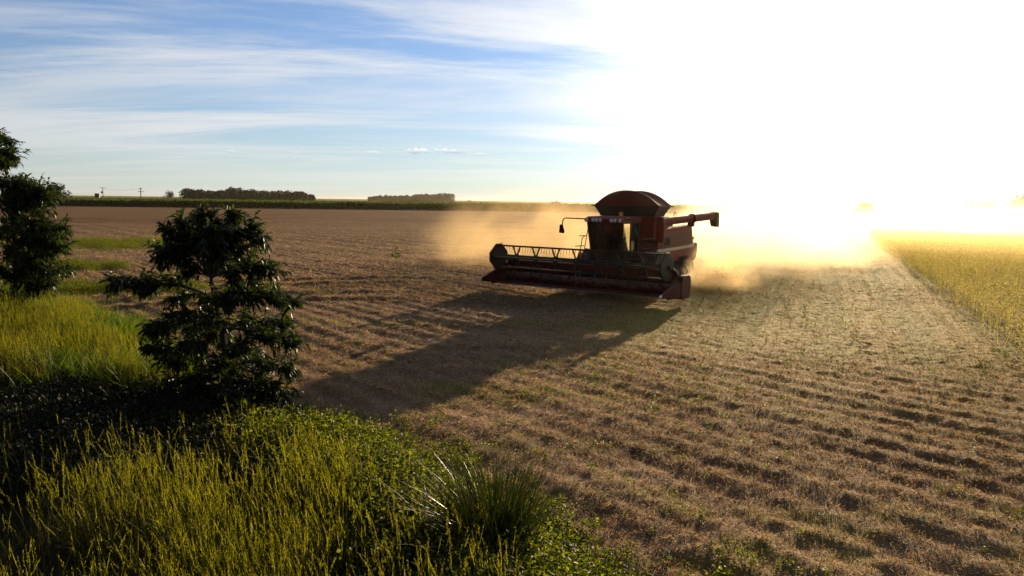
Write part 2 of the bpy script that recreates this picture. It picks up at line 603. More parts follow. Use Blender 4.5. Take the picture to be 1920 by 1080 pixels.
def weedy(x, y):
    w = np.zeros_like(x)
    for q_, a_, b_ in PATCH:
        r2 = ((x - q_.x) / a_) ** 2 + ((y - q_.y) / b_) ** 2
        vh = x * math.cos(HEAD_AZ) - y * math.sin(HEAD_AZ)
        w = np.maximum(w, sstep(1.1, .2, r2 + 3.0 * (fbm(vh * .9, x * .08, 2) - .45)))
    return w


def in_view(x, y, z=0.0, m=1.08):
    """cull what no nearby camera could see"""
    return (np.abs(x) < 0.75 * m * y + 1.5)


# ---------------------------------------------------------------- straw and chaff lying on the stubble
def strips(P, D, U, L, Wd, bend=None):
    """flat tapering pieces: base P, direction D, sideways U, length, width -> 4 verts, 2 tris + lift"""
    n = len(P)
    L = L[:, None]; Wd = Wd[:, None]
    a = P - U * Wd / 2; b = P + U * Wd / 2
    t = P + D * L
    cc = t + U * Wd * .35; d = t - U * Wd * .35
    V = np.stack([a, b, cc, d], 1).reshape(-1, 3)
    F = (np.arange(n)[:, None] * 4 + np.array([0, 1, 2, 3])).astype(np.int32)
    return V, F


def straw_field(n, ylo, yhi, wmul=1.0, lmul=1.0, powr=1.0):
    y = ylo + (yhi - ylo) * rng.random(n) ** powr
    if ylo > 20: y = ylo + (yhi - ylo) * (1 - np.sqrt(rng.random(n)))
    x = (rng.random(n) * 2 - 1) * (0.78 * y + 4.5)
    keep = (x > bank_x(y) - 0.3 + 1.0 * (rng.random(n) - .5))
    x, y = x[keep], y[keep]
    fade = sstep(24, 12, y) if ylo < 8 else (sstep(10, 19, y) if ylo < 20 else 1.0)
    keep = rng.random(len(x)) < (0.35 + 0.9 * fbm(x * .6, y * .6, 2)) * fade
    x, y = x[keep], y[keep]
    keep = rng.random(len(x)) > np.maximum(main_rows(x, y) * (.92 if ylo > 20 else .6), .85 * weedy(x, y))
    x, y = x[keep], y[keep]
    n = len(x)
    z = height(x, y) - 0.01
    az = rng.random(n) * 2 * math.pi
    el = np.abs(rng.normal(0.15, 0.42, n))
    D = np.stack([np.cos(az) * np.cos(el), np.sin(az) * np.cos(el), np.sin(el)], 1)
    up = rng.normal(0, 1, (n, 3)); up[:, 2] += 1.0
    U = np.cross(D, up); U /= np.linalg.norm(U, axis=1)[:, None]
    L = rng.uniform(0.05, 0.17, n) * lmul
    Wd = rng.uniform(0.006, 0.014, n) * wmul
    return strips(np.stack([x, y, z], 1), D, U, L, Wd)


m_straw = leaf_mat("straw", [(0.04, 0.024, 0.016), (0.15, 0.095, 0.055), (0.31, 0.21, 0.12), (0.54, 0.40, 0.24), (0.11, 0.065, 0.038)],
                   trans=0.42, rough=0.6, spec=0.15, tr_tint=(1.2, 1.08, 0.8))
V1, F1 = straw_field(1150000, 5.0, 24.0, .62, .62, 0.9)
V2, F2 = straw_field(390000, 10.0, 36.0, 1.05, .9, 0.75)
V3, F3 = straw_field(420000, 28.0, 140.0, 1.7, 1.4, 1.0)
V = np.concatenate([V1, V2, V3]); F = np.concatenate([F1, F2 + len(V1), F3 + len(V1) + len(V2)])
straw = np_mesh("straw_litter", V, None, m_straw, F4=F)
tag(straw, "loose brown straw and chaff covering the harvested ground", "straw", kind="stuff")


# ---------------------------------------------------------------- leaves in bulk
def leaf_mesh(P, D, N, L, Wd, droop=0.25):
    """5-vertex folded leaves: base, left, rib, right, tip"""
    n = len(P)
    L_ = L[:, None]; W_ = Wd[:, None]
    U = np.cross(D, N); U /= (np.linalg.norm(U, axis=1)[:, None] + 1e-9)
    N2 = np.cross(U, D)
    dn = np.zeros((n, 3)); dn[:, 2] = -1
    mid = P + D * L_ * .45 - N2 * W_ * .12
    l = P + D * L_ * .42 - U * W_ * .5 + N2 * W_ * .12
    r = P + D * L_ * .42 + U * W_ * .5 + N2 * W_ * .12
    tip = P + D * L_ + dn * L_ * droop
    V = np.stack([P, l, mid, r, tip], 1).reshape(-1, 3)
    k = np.arange(n)[:, None] * 5
    F = np.concatenate([k + np.array([[0, 2, 1]]), k + np.array([[0, 3, 2]]), k + np.array([[1, 2, 4]]), k + np.array([[2, 3, 4]])])
    return V, F


def unit(a):
    return a / (np.linalg.norm(a, axis=1)[:, None] + 1e-9)


def blades(x, y, z, h, w, lean, az, curl, seg=3):
    """tapering bent grass blades, 2*seg+1 vertices each, attribute t root to tip"""
    n = len(x)
    ts = np.linspace(0, 1, seg + 1)
    dirx, diry = np.cos(az), np.sin(az)
    sx, sy = -diry, dirx
    # blade faces at random
    fa = rng.random(n) * math.pi
    sx, sy = np.cos(fa), np.sin(fa)
    vs, at_ = [], []
    for t in ts:
        off = (lean * t + curl * t * t) * h
        cx = x + dirx * off; cy = y + diry * off
        cz = z + h * (t - 0.45 * (lean + curl) * t * t * curl)
        ww = w * (1 - t ** 1.6) / 2
        if t < 1:
            vs.append(np.stack([cx - sx * ww, cy - sy * ww, cz], 1)); at_.append(np.full(n, t))
            vs.append(np.stack([cx + sx * ww, cy + sy * ww, cz], 1)); at_.append(np.full(n, t))
        else:
            vs.append(np.stack([cx, cy, cz], 1)); at_.append(np.full(n, t))
    m = 2 * seg + 1
    V = np.stack(vs, 1).reshape(-1, 3)
    A = np.stack(at_, 1).reshape(-1)
    k = np.arange(n)[:, None] * m
    F = []
    for s in range(seg - 1):
        F.append(k + np.array([[2 * s, 2 * s + 1, 2 * s + 3]])); F.append(k + np.array([[2 * s, 2 * s + 3, 2 * s + 2]]))
    s = seg - 1
    F.append(k + np.array([[2 * s, 2 * s + 1, 2 * s + 2]]))
    return V, np.concatenate(F), A


def join(parts):
    V, F, A, k = [], [], [], 0
    for p in parts:
        V.append(p[0]); F.append(p[1] + k); k += len(p[0])
        if len(p) > 2: A.append(p[2])
    return np.concatenate(V), np.concatenate(F), (np.concatenate(A) if A else None)


# ================================================================ STANDING CROP on the right
def crop():
    ex = Vector((cdir.y, -cdir.x, 0))
    n = 56000
    s = rng.random(n) ** 0.75 * 118 - 22
    o = rng.random(n) ** 1.2 * 55
    x = CROP_A.x + cdir.x * s + ex.x * o; y = CROP_A.y + cdir.y * s + ex.y * o
    k = (y > 5) & (x < 0.80 * y + 8) & (s < 76 + 3 * np.sin(o * .4))
    x, y, s, o = x[k], y[k], s[k], o[k]
    # rows run along the edge
    o2 = np.round(o / 0.5) * 0.5 + rng.normal(0, 0.13, len(o)) + .5 * (fbm(s * .6, s * 0 + 1, 3) - .45)
    x += ex.x * (o2 - o); y += ex.y * (o2 - o)
    n = len(x)
    h = 0.86 + 0.24 * fbm(x * .25, y * .25, 2) + rng.normal(0, 0.07, n)
    parts = [blades(x, y, np.zeros(n), h, np.full(n, .010), rng.random(n) * .22, rng.random(n) * 6.28, rng.random(n) * .08, 2)]
    # pods and dry leaves along each stem
    m = 11
    X = np.repeat(x, m); Y = np.repeat(y, m); H = np.repeat(h, m)
    t = rng.random(n * m) ** 0.6
    far_ = np.clip(Y / 45, 0.75, 1.9)
    P = np.stack([X + rng.normal(0, .15, n * m), Y + rng.normal(0, .15, n * m), H * (0.05 + .95 * t)], 1)
    D = rng.normal(0, 1, (n * m, 3)); D[:, 2] += 0.9; D = unit(D)
    N = unit(rng.normal(0, 1, (n * m, 3)))
    pv = leaf_mesh(P, D, N, rng.uniform(.06, .13, n * m) * far_, rng.uniform(.025, .06, n * m) * far_, .1)
    V, F, _ = join([parts[0][:2], pv])
    return V, F


m_crop = leaf_mat("ripe_crop", [(0.15, 0.17, 0.03), (0.27, 0.26, 0.07), (0.40, 0.34, 0.13), (0.52, 0.43, 0.22), (0.24, 0.18, 0.06)],
                  trans=0.5, rough=0.55, spec=0.3, tr_tint=(1.2, 1.15, 0.60))
V, F = crop()
o = np_mesh("standing_crop", V, F, m_crop)
tag(o, "ripe golden crop still standing beside the harvested rows", "crop", kind="stuff")

# ================================================================ GRASS ON THE BANK
def bank_points(n, ylo, yhi, inset, depth, seed=1):
    y = ylo + (yhi - ylo) * rng.random(n)
    wd = np.minimum(depth, 0.8 * y + 3 + bank_x(y))
    wd = np.maximum(wd, .5)
    x = bank_x(y) - inset - rng.random(n) * wd
    return x, y


def plume_grass(n, back=False):
    """stems with feathery golden seed heads"""
    y = (13.0 + 9.0 * rng.random(n)) if back else (4.6 + 13.5 * rng.random(n) ** 0.8)
    lo = -0.78 * y - 3.5
    hi = bank_x(y) - 0.55
    x = lo + (hi - lo) * rng.random(n)
    d = .6 * fbm(x * .8, y * .8, 1) + .4 * fbm(x * 2.6, y * 2.6, 4)
    k = (hi > lo) & (rng.random(n) < np.clip((d - .36) * 4.5, .02, 1)) & (back | (y < 9.1 + .6 * np.sin(x * 1.3))) & (rng.random(n) < .75 * back + .08 + .62 * sstep(-5.0, -1.2, x + 1.5 * (d - .45) * 4)) & (x < hi - 1.1 * (y > 7.4) * rng.random(n))
    x, y = x[k], y[k]
    n = len(x)
    z = height(x, y)
    tall = 0.50 + .75 * fbm(x * .7, y * .7, 3)
    h = tall * rng.uniform(.42, 1.15, n)
    az = rng.normal(2.6, .9, n); lean = np.abs(rng.normal(.08, .10, n)) + (rng.random(n) < .12) * rng.uniform(.2, .7, n); curl = np.abs(rng.normal(.08, .09, n))
    stem = blades(x, y, z, h, np.full(n, .005), lean, az, curl, 2)
    # leaves lower down
    m = 3
    X = np.repeat(x, m) + rng.normal(0, .03, n * m); Y = np.repeat(y, m) + rng.normal(0, .03, n * m)
    lf = blades(X, Y, height(X, Y), np.repeat(h, m) * rng.uniform(.3, .75, n * m), rng.uniform(.004, .008, n * m),
                rng.uniform(.1, .5, n * m), rng.random(n * m) * 6.28, rng.uniform(.1, .5, n * m), 3)
    # seed heads: slim spindles near the tip, two crossed
    tx = x + np.cos(az) * (lean + curl) * h; ty = y + np.sin(az) * (lean + curl) * h
    tz = z + h * (1 - .45 * (lean + curl) * curl)
    tip = np.stack([tx, ty, tz], 1)
    D = unit(np.stack([np.cos(az) * (lean + 2 * curl), np.sin(az) * (lean + 2 * curl), np.ones(n)], 1))
    L = rng.uniform(.12, .30, n)
    heads = []
    ms = 13
    tt = np.tile((np.arange(ms) + .5) / ms, n)
    Pm = np.repeat(tip, ms, 0); Dm = np.repeat(D, ms, 0); Lm = np.repeat(L, ms)
    Ps = Pm - Dm * (Lm * (1 - tt))[:, None] + rng.normal(0, .004, (n * ms, 3))
    Ds = unit(Dm + rng.normal(0, .22, (n * ms, 3)))
    ls = rng.uniform(.022, .05, n * ms) * (1.1 - .5 * tt)
    heads.append(leaf_mesh(Ps, Ds, unit(rng.normal(0, 1, (n * ms, 3))), ls, rng.uniform(.004, .0075, n * ms), .1))
    for q in range(1):
        N = unit(rng.normal(0, 1, (n, 3)))
        heads.append(leaf_mesh(tip - D * L[:, None] * .8, D, N, L * 1.05, rng.uniform(.004, .007, n), .04))
    hd = join(heads)
    return stem, lf, hd


stem, lf, hd = plume_grass(112000)
st_b, lf_b, hd_b = plume_grass(34000, True)
m_grass = leaf_mat("grass_blade", [(0.014, 0.020, 0.004), (0.025, 0.032, 0.006), (0.05, 0.062, 0.010), (0.075, 0.075, 0.016)], trans=0.5,
                   rough=0.5, spec=0.15, tr_tint=(1.0, 0.95, 0.3))
m_seed = leaf_mat("seed_head", [(0.06, 0.062, 0.010), (0.12, 0.11, 0.018), (0.19, 0.15, 0.03), (0.10, 0.115, 0.018)], trans=0.7, rough=0.7, spec=0.1,
                  tr_tint=(1.75, 1.9, 0.40))
V, F, _ = join([stem[:2], lf[:2], st_b[:2], lf_b[:2]])
o = np_mesh("golden_grass", V, F, m_grass)
tag(o, "tall wild grass with golden seed heads along the field edge", "grass", kind="stuff")
V, F, _ = join([hd[:2], hd_b[:2]])
o2 = np_mesh("seed_heads", V, F, m_seed)
o2.parent = o

# lush broad green grass further back and along the foot of the bank
def lush(n):
    y = 12.8 + 16 * rng.random(n) ** .8
    lo = -0.78 * y - 4; hi = bank_x(y) + .4
    x = lo + (hi - lo) * rng.random(n)
    d = .55 * fbm(x * .55 + 7, y * .55, 5) + .45 * fbm(x * 1.6, y * 1.6, 2)
    k = (rng.random(n) < np.clip((d - .42) * 6, .03, 1)) & (x < -4.2)
    x, y = x[k], y[k]; n = len(x)
    sc = .35 + 1.25 * fbm(x * .9 + 3, y * .9, 2)
    return blades(x, y, height(x, y), rng.uniform(.3, .85, n) * sc, rng.uniform(.012, .028, n), rng.uniform(.05, .4, n), rng.random(n) * 6.28,
                  rng.uniform(.15, .7, n), 4)


m_lush = leaf_mat("lush_blade", [(0.016, 0.036, 0.005), (0.03, 0.062, 0.008), (0.055, 0.085, 0.012), (0.085, 0.10, 0.02)], trans=0.62, rough=0.45, spec=0.25,
                  tr_tint=(2.0, 2.0, 0.35))
V, F, A = lush(100000)
o = np_mesh("green_grass", V, F, m_lush)
tag(o, "broad bladed lush green grass around the saplings", "grass", kind="stuff")

# leafy weeds at the foot of the bank and sprinkled over the field
def weeds():
    xs, ys, hs = [], [], []
    # band just inside and outside the foot of the bank
    n = 9000
    y = 5.5 + 5.4 * rng.random(n)
    x = bank_x(y) + rng.normal(-.6, .6, n)
    k = rng.random(n) < np.clip((fbm(x * .9, y * .9, 6) - .25) * 3.5, .05, 1)
    xs.append(x[k]); ys.append(y[k]); hs.append(rng.uniform(.12, .42, k.sum()) * np.where(x[k] < bank_x(y[k]) - .1, 1.5, .5))
    # low ground cover outside
    n = 4200
    y = 5.0 + 8.5 * rng.random(n)
    x = bank_x(y) + np.abs(rng.normal(.1, .62, n))
    k = rng.random(n) < np.clip((fbm(x * .7 + 4, y * .7, 7) - .30) * 3.2, .02, 1)
    xs.append(x[k]); ys.append(y[k]); hs.append(rng.uniform(.05, .17, k.sum()))
    # scattered plants on the stubble near the bank
    n = 2200
    y = 5.5 + 7.5 * rng.random(n)
    x = bank_x(y) + np.abs(rng.normal(.4, 1.7, n))
    k = rng.random(n) < np.clip((fbm(x * 1.1 + 2, y * 1.1, 0) - .40) * 3.5, .02, 1)
    xs.append(x[k]); ys.append(y[k]); hs.append(rng.uniform(.04, .16, k.sum()))
    # seedlings over the near field
    n = 2600
    y = 6 + 32 * rng.random(n) ** .8
    x = (rng.random(n) * 2 - 1) * .8 * y
    k = (x > bank_x(y)) & (rng.random(n) < np.clip((fbm(x * .22, y * .22, 1) - .42) * 5, .03, 1))
    xs.append(x[k]); ys.append(y[k]); hs.append(rng.uniform(.05, .22, k.sum()))
    for q_, a_, b_ in PATCH:
        n = 2600
        x = q_.x + rng.normal(0, .6, n) * a_; y = q_.y + rng.normal(0, .6, n) * b_
        k = (rng.random(n) < weedy(x, y)) & (x > bank_x(y) - .5)
        xs.append(x[k]); ys.append(y[k]); hs.append(rng.uniform(.12, .38, k.sum()))
    x, y, h = (np.concatenate(a) for a in (xs, ys, hs))
    n = len(x); m = 30
    z = height(x, y)
    X = np.repeat(x, m); Y = np.repeat(y, m); H = np.repeat(h, m); Z = np.repeat(z, m)
    t = rng.random(n * m)
    sp = H * .38
    P = np.stack([X + rng.normal(0, 1, n * m) * sp, Y + rng.normal(0, 1, n * m) * sp, Z + H * (.15 + .85 * t)], 1)
    D = rng.normal(0, 1, (n * m, 3)); D[:, 2] = np.abs(D[:, 2]) * .5 + .1; D = unit(D)
    N = rng.normal(0, .5, (n * m, 3)); N[:, 2] += 1; N = unit(N)
    L = rng.uniform(.025, .06, n * m) * (.6 + np.sqrt(H))
    pv = leaf_mesh(P, D, N, L, L * rng.uniform(.4, .65, n * m), .12)
    st = blades(x, y, z, h, np.full(n, .008), rng.random(n) * .2, rng.random(n) * 6.28, rng.random(n) * .1, 2)
    V, F, _ = join([pv, st[:2]])
    return V, F


def undergrowth():
    n = 7000
    y = 8.6 + 6.5 * rng.random(n)
    x = bank_x(y) - .2 - 9.0 * rng.random(n)
    k = (x > -.8 * y - 3)
    x, y = x[k], y[k]
    n = len(x); m = 18
    h = rng.uniform(.10, .38, n) * (.5 + fbm(x * .8, y * .8, 3))
    X = np.repeat(x, m); Y = np.repeat(y, m); H = np.repeat(h, m); Z = np.repeat(height(x, y), m)
    P = np.stack([X + rng.normal(0, 1, n * m) * .09, Y + rng.normal(0, 1, n * m) * .09, Z + H * rng.random(n * m)], 1)
    D = rng.normal(0, 1, (n * m, 3)); D[:, 2] = np.abs(D[:, 2]) * .8 + .2; D = unit(D)
    N = rng.normal(0, .6, (n * m, 3)); N[:, 2] += 1; N = unit(N)
    L = rng.uniform(.05, .12, n * m)
    return leaf_mesh(P, D, N, L, L * rng.uniform(.2, .5, n * m), .15)


m_under = leaf_mat("undergrowth_shade_leaf", [(0.010, 0.014, 0.004), (0.016, 0.022, 0.006), (0.03, 0.036, 0.010)], trans=0.15, rough=0.6, spec=0.15)  # shade in front of the saplings put into these dark leaf colours
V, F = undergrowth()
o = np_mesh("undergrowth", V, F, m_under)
tag(o, "low undergrowth in front of the saplings with shade put into its dark leaf colour", "undergrowth", kind="stuff")

m_weed = leaf_mat("weed_leaf", [(0.02, 0.032, 0.005), (0.04, 0.058, 0.008), (0.075, 0.095, 0.012), (0.13, 0.135, 0.02)], trans=0.62, rough=0.5, spec=0.25,
                  tr_tint=(2.1, 2.0, 0.35))
V, F = weeds()
o = np_mesh("leafy_weeds", V, F, m_weed)
tag(o, "low bright green leafy weeds creeping from the bank into the stubble", "weeds", kind="stuff")

# the big tussock at the foot of the bank
def tussock(name, base, n, h, w, spread, label, mat, group=None):
    r = np.abs(rng.normal(0, spread * .35, n)); a = rng.random(n) * 6.28
    x = r * np.cos(a); y = r * np.sin(a)
    V, F, A = blades(x, y, np.full(n, -.03), rng.uniform(.55, 1.0, n) * h, rng.uniform(.7, 1.3, n) * w, rng.uniform(.05, .35, n), a + rng.normal(0, .5, n),
                     rng.uniform(.05, .75, n) ** 1.5, 5)
    o = np_mesh(name, V, F, mat)
    o.location = base
    tag(o, label, "grass clump", group)
    return o


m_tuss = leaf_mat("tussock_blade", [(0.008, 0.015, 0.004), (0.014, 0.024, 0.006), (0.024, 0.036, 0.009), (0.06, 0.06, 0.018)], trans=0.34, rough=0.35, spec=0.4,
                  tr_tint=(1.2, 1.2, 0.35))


def onground(px, py):
    p = g(px, py)
    p.z = float(height(np.array([p.x]), np.array([p.y]))[0])
    return p


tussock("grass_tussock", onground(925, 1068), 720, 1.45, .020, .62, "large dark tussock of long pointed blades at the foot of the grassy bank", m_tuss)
gl_ = "clumps of broad green grass"
for i, (px, py, h, n_, lb) in enumerate(((120, 690, .95, 150, "bright green clump of broad grass nearest the left edge"),
                                    (215, 665, 1.0, 170, "bright green clump of broad grass midway between the two saplings"),
                                    (300, 735, 1.15, 190, "bright green clump of broad grass against the nearer sapling"))):
    tussock("grass_clump", onground(px, py), n_, h, .030, .6, lb, m_lush, gl_)
tussock("grass_shoot", onground(692, 880), 14, .55, .03, .12, "small upright tuft of green blades beside the leafy weeds", m_lush)

# ================================================================ TREES
m_bark, T = new_mat("bark")
tc = T.n('ShaderNodeTexCoord').outputs['Object']
nb = T.noise(T.mapping(tc, scale=(6, 6, 1.2)), 5, 5, 0.6)
p = T.n('ShaderNodeBsdfPrincipled')
T.link(T.mix(nb, c4(0.03, 0.022, 0.016), c4(0.11, 0.085, 0.06)), p.inputs['Base Color'])
p.inputs['Roughness'].default_value = 0.9
out_surface(T, p.outputs[0])
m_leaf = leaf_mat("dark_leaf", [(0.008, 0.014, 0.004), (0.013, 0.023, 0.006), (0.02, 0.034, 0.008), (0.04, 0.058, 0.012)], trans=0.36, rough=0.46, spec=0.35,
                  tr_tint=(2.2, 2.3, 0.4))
m_farleaf = leaf_mat("far_leaf", [(0.010, 0.016, 0.006), (0.017, 0.026, 0.009), (0.028, 0.04, 0.014)], trans=0.06, rough=0.6, spec=0.2)


def bez(a, b, sag, n=6):
    """bent limb from a to b"""
    a, b = Vector(a), Vector(b)
    out = []
    for i in range(n + 1):
        t = i / n
        q = a.lerp(b, t)
        q.z += sag * 4 * t * (1 - t)
        out.append(q)
    return out


def leafy_tree(name, base, trunk, limbs, leaf_len, leaf_w, label, cat, twigs=14, per=11, tw=(.22, .45), mat=None, trunk_r=.05, droop=.3, group=None, start=.25, bias=.8):
    """trunk: points; limbs: (point on trunk, end point, leafiness). All relative to base."""
    root = empty(name, base)
    tag(root, label, cat, group)
    mb = MB()
    mb.tube(trunk, [trunk_r * (1 - .72 * i / (len(trunk) - 1)) for i in range(len(trunk))], 8)
    P, D, N = [], [], []
    for a, b, dens in limbs:
        ln = (Vector(b) - Vector(a)).length
        pts = bez(a, b, .10 * ln)
        r0 = trunk_r * .38
        mb.tube(pts, [r0 * (1 - .8 * i / (len(pts) - 1)) for i in range(len(pts))], 5)
        nt = max(4, int(twigs * ln * dens))
        for _ in range(nt):
            t = start + (1 - start) * random.random() ** bias
            k = min(int(t * (len(pts) - 1)), len(pts) - 2)
            f = t * (len(pts) - 1) - k
            q = pts[k].lerp(pts[k + 1], f)
            bd = (pts[k + 1] - pts[k]).normalized()
            d = (bd * random.uniform(.3, 1.0) + Vector((random.gauss(0, .6), random.gauss(0, .6), random.gauss(.12, .45)))).normalized()
            tl = random.uniform(*tw)
            e = q + d * tl
            mb.tube([q, e], [.006, .003], 3, cap=False)
            for j in range(per):
                s = (j + random.random()) / per
                pp = q.lerp(e, s)
                ld = (d * random.uniform(.35, 1.1) + Vector((random.gauss(0, .55), random.gauss(0, .55), random.gauss(-.12, .35)))).normalized()
                P.append(pp); D.append(ld)
                N.append(Vector((random.gauss(0, .5), random.gauss(0, .5), 1)).normalized())
    mb.build("trunk", m_bark, root, smooth=True)
    P = np.array(P); D = np.array(D); N = np.array(N); n = len(P)
    L = rng.uniform(.65, 1.15, n) * leaf_len
    V, F = leaf_mesh(P, D, N, L, rng.uniform(.8, 1.15, n) * leaf_w, droop)
    np_mesh("crown", V, F, mat or m_leaf, root)
    return root


def sapling_near():
    B = onground(432, 770)
    def q(px, py, dy=0.0):
        v = at(px, py, B.y + dy) - B
        return (v.x, v.y, v.z)
    trunk = [(0, 0, -.1), q(425, 690), q(418, 620), q(402, 560), q(396, 520), q(398, 460), q(400, 415)]
    L = []
    up = [(336, 392), (375, 384), (470, 402), (440, 388), (300, 447), (318, 415), (345, 402), (398, 384), (372, 396), (428, 398), (455, 415), (488, 424), (517, 492), (470, 470), (330, 470), (352, 490), (440, 505),
          (375, 430), (425, 440), (460, 445), (345, 440), (310, 462), (492, 478)]
    for i, (x, y) in enumerate(up):
        a = trunk[4] if random.random() < .7 else trunk[5]
        L.append((a, q(x, y + 22, random.uniform(-.4, .4)), 1.1))
    for s in (-1, 1):
        for (x, y) in ((385, 440), (415, 470), (400, 420)):
            L.append((trunk[5], q(x, y + 18, s * .75), 1.1))
    low = [(212, 531, .0), (262, 540, .1), (548, 568, .1), (520, 560, -.3), (545, 640, -.2), (530, 610, .4), (500, 700, .3), (480, 600, .2), (300, 605, -.2), (275, 620, .3),
           (300, 680, .1), (320, 735, -.3), (350, 590, -.5), (345, 650, -.7), (460, 560, -.5), (455, 650, -.8), (400, 600, -.9), (410, 690, -.9), (370, 720, -.6),
           (460, 740, -.5), (510, 750, .0), (380, 560, .5), (440, 545, .5), (350, 620, .8), (480, 660, .8), (420, 640, 1.0), (330, 560, .3), (540, 690, -.1), (285, 655, -.3),
           (500, 640, -.5), (430, 575, -.7), (380, 640, -.8), (365, 770, -.5), (440, 775, -.6), (490, 780, -.3), (310, 790, -.4), (330, 760, -.8), (400, 800, -1.0), (470, 800, -.8), (520, 790, -.4), (350, 800, -1.2), (430, 740, -1.1), (290, 740, -.2), (540, 740, -.2)]
    for (x, y, dy) in low:
        k = 3 if y < 580 else (2 if y < 650 else 1)
        L.append((trunk[k], q(x, y, dy), 1.1))
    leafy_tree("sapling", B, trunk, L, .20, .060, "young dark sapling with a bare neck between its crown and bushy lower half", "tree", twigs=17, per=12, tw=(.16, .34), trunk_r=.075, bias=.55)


def sapling_far():
    B = onground(28, 600)
    def q(px, py, dy=0.0):
        v = at(px, py, B.y + dy) - B
        return (v.x, v.y, v.z)
    trunk = [(0, 0, -.1), q(30, 520), q(30, 460), q(18, 400), q(2, 350), q(-45, 305), q(-75, 240)]
    L = []
    for (x, y, k) in ((26, 296, 5), (8, 266, 6), (12, 304, 5), (-40, 250, 6), (-60, 300, 5),
                      (60, 350, 4), (85, 360, 3), (90, 372, 3), (70, 395, 3), (40, 350, 4), (20, 352, 4), (-20, 350, 4), (-40, 380, 3), (50, 365, 3), (35, 385, 3), (62, 350, 3),
                      (75, 415, 3), (95, 440, 2), (100, 465, 2), (118, 432, 2), (60, 440, 2), (40, 425, 3), (10, 430, 2), (-25, 440, 2),
                      (112, 465, 2), (90, 480, 1), (70, 500, 1), (112, 510, 1), (95, 520, 1), (60, 540, 1), (30, 560, 0), (80, 555, 0), (10, 520, 1), (-20, 500, 1), (-25, 555, 0), (45, 480, 1),
                      (50, 590, 0), (0, 590, 0), (40, 520, 1), (20, 480, 2), (85, 545, 0)):
        for dy in (random.uniform(-1.0, -.2), random.uniform(.1, 1.0)):
            L.append((trunk[k], q(x + random.uniform(-6, 6), y + random.uniform(-6, 6), dy), 1.0))
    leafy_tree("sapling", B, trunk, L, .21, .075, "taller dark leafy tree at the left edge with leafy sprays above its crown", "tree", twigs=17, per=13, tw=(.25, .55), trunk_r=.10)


sapling_near()
sapling_far()

# one tall weed out in the stubble
def field_weed(px, py, h, label, group):
    B = onground(px, py)
    trunk = [(0, 0, 0), (.02, 0, h * .5), (.05, 0, h)]
    L = [((.02, 0, h * .3), (.22 * random.choice((-1, 1)), random.uniform(-.2, .2), h * random.uniform(.4, .8)), 1) for _ in range(5)]
    L.append((trunk[1], trunk[2], 1.2))
    leafy_tree("weed_plant", B, trunk, L, .16, .05, label, "weed", twigs=9, per=8, tw=(.08, .18), mat=m_weed, trunk_r=.015, group=group)


field_weed(742, 494, .95, "lone tall green weed standing in the stubble left of the harvester", None)

# ---------------------------------------------------------------- distant trees
def far_tree(name, base, h, w, label, n=900, group=None, trunk_h=.25, mat=None):
    root = empty(name, base)
    tag(root, label, "tree", group)
    mb = MB()
    mb.tube([(0, 0, -.2), (0.05, 0, h * .35), (0, 0, h * .8)], [h * .035, h * .025, h * .006], 6)
    bl = []
    for i in range(9):
        a = random.random() * 6.28; r = random.uniform(.1, .36) * w
        c = Vector((r * math.cos(a), r * math.sin(a), h * random.uniform(trunk_h + .15, .84)))
        bl.append((c, random.uniform(.16, .26) * w))
        mb.tube([(0, 0, h * .35), c], [h * .014, h * .006], 4)
    mb.build("trunk", m_bark, root)
    ps = []
    for i in range(n):
        c, r = random.choice(bl)
        d = Vector((random.gauss(0, 1), random.gauss(0, 1), random.gauss(0, .8))).normalized() * r * random.random() ** .35
        ps.append(c + d)
    P = np.array(ps); m = len(P)
    D = unit(rng.normal(0, 1, (m, 3))); N = unit(rng.normal(0, 1, (m, 3)))
    s = h * .075
    V, F = leaf_mesh(P, D, N, rng.uniform(.6, 1.3, m) * s, rng.uniform(.5, .9, m) * s, .1)
    np_mesh("crown", V, F, mat or m_farleaf, root)
    return root


def wood(name, pts, label, n=26000, leaf=1.6):
    """far off belt of trees that reads as one mass: pts = (px, py_base, py_top)"""
    P = []
    hx = []
    trunks = MB()
    seg = list(zip(pts[:-1], pts[1:]))
    for (x0, b0, t0, d0), (x1, b1, t1, d1) in seg:
        cnt = max(3, int(abs(x1 - x0) / 3.2))
        for i in range(cnt):
            f = (i + random.random()) / cnt
            px = x0 + (x1 - x0) * f; d = d0 + (d1 - d0) * f + random.uniform(0, 30)
            b = at(px, b0 + (b1 - b0) * f, d); b.z = 0
            top = at(px, t0 + (t1 - t0) * f + random.choice((-3.4, -1.2, 0, 1.2, 3.0, 5.0)) * (b0 - t0) / 18, d)
            hx.append((b, max(2.5, top.z)))
            trunks.tube([(b.x, b.y, 0), (b.x, b.y, top.z * .7)], [.22, .1], 5)
    for i in range(n):
        b, h = random.choice(hx)
        w = h * .42
        t = random.random()
        r = w * (1 - (abs(t - .55) * 1.6) ** 2) if t > .1 else w * .8
        a = random.random() * 6.28; rr = max(r, .3) * math.sqrt(random.random())
        P.append((b.x + rr * math.cos(a), b.y + rr * math.sin(a), h * (.06 + .9 * t)))
    P = np.array(P); m = len(P)
    D = unit(rng.normal(0, 1, (m, 3))); N = unit(rng.normal(0, 1, (m, 3)))
    V, F = leaf_mesh(P, D, N, rng.uniform(.6, 1.4, m) * leaf, rng.uniform(.5, .9, m) * leaf, .1)
    o = np_mesh(name, V, F, m_farleaf)
    tag(o, label, "wood", kind="stuff")
    tr = trunks.build("trunks", m_bark, o)
    return o


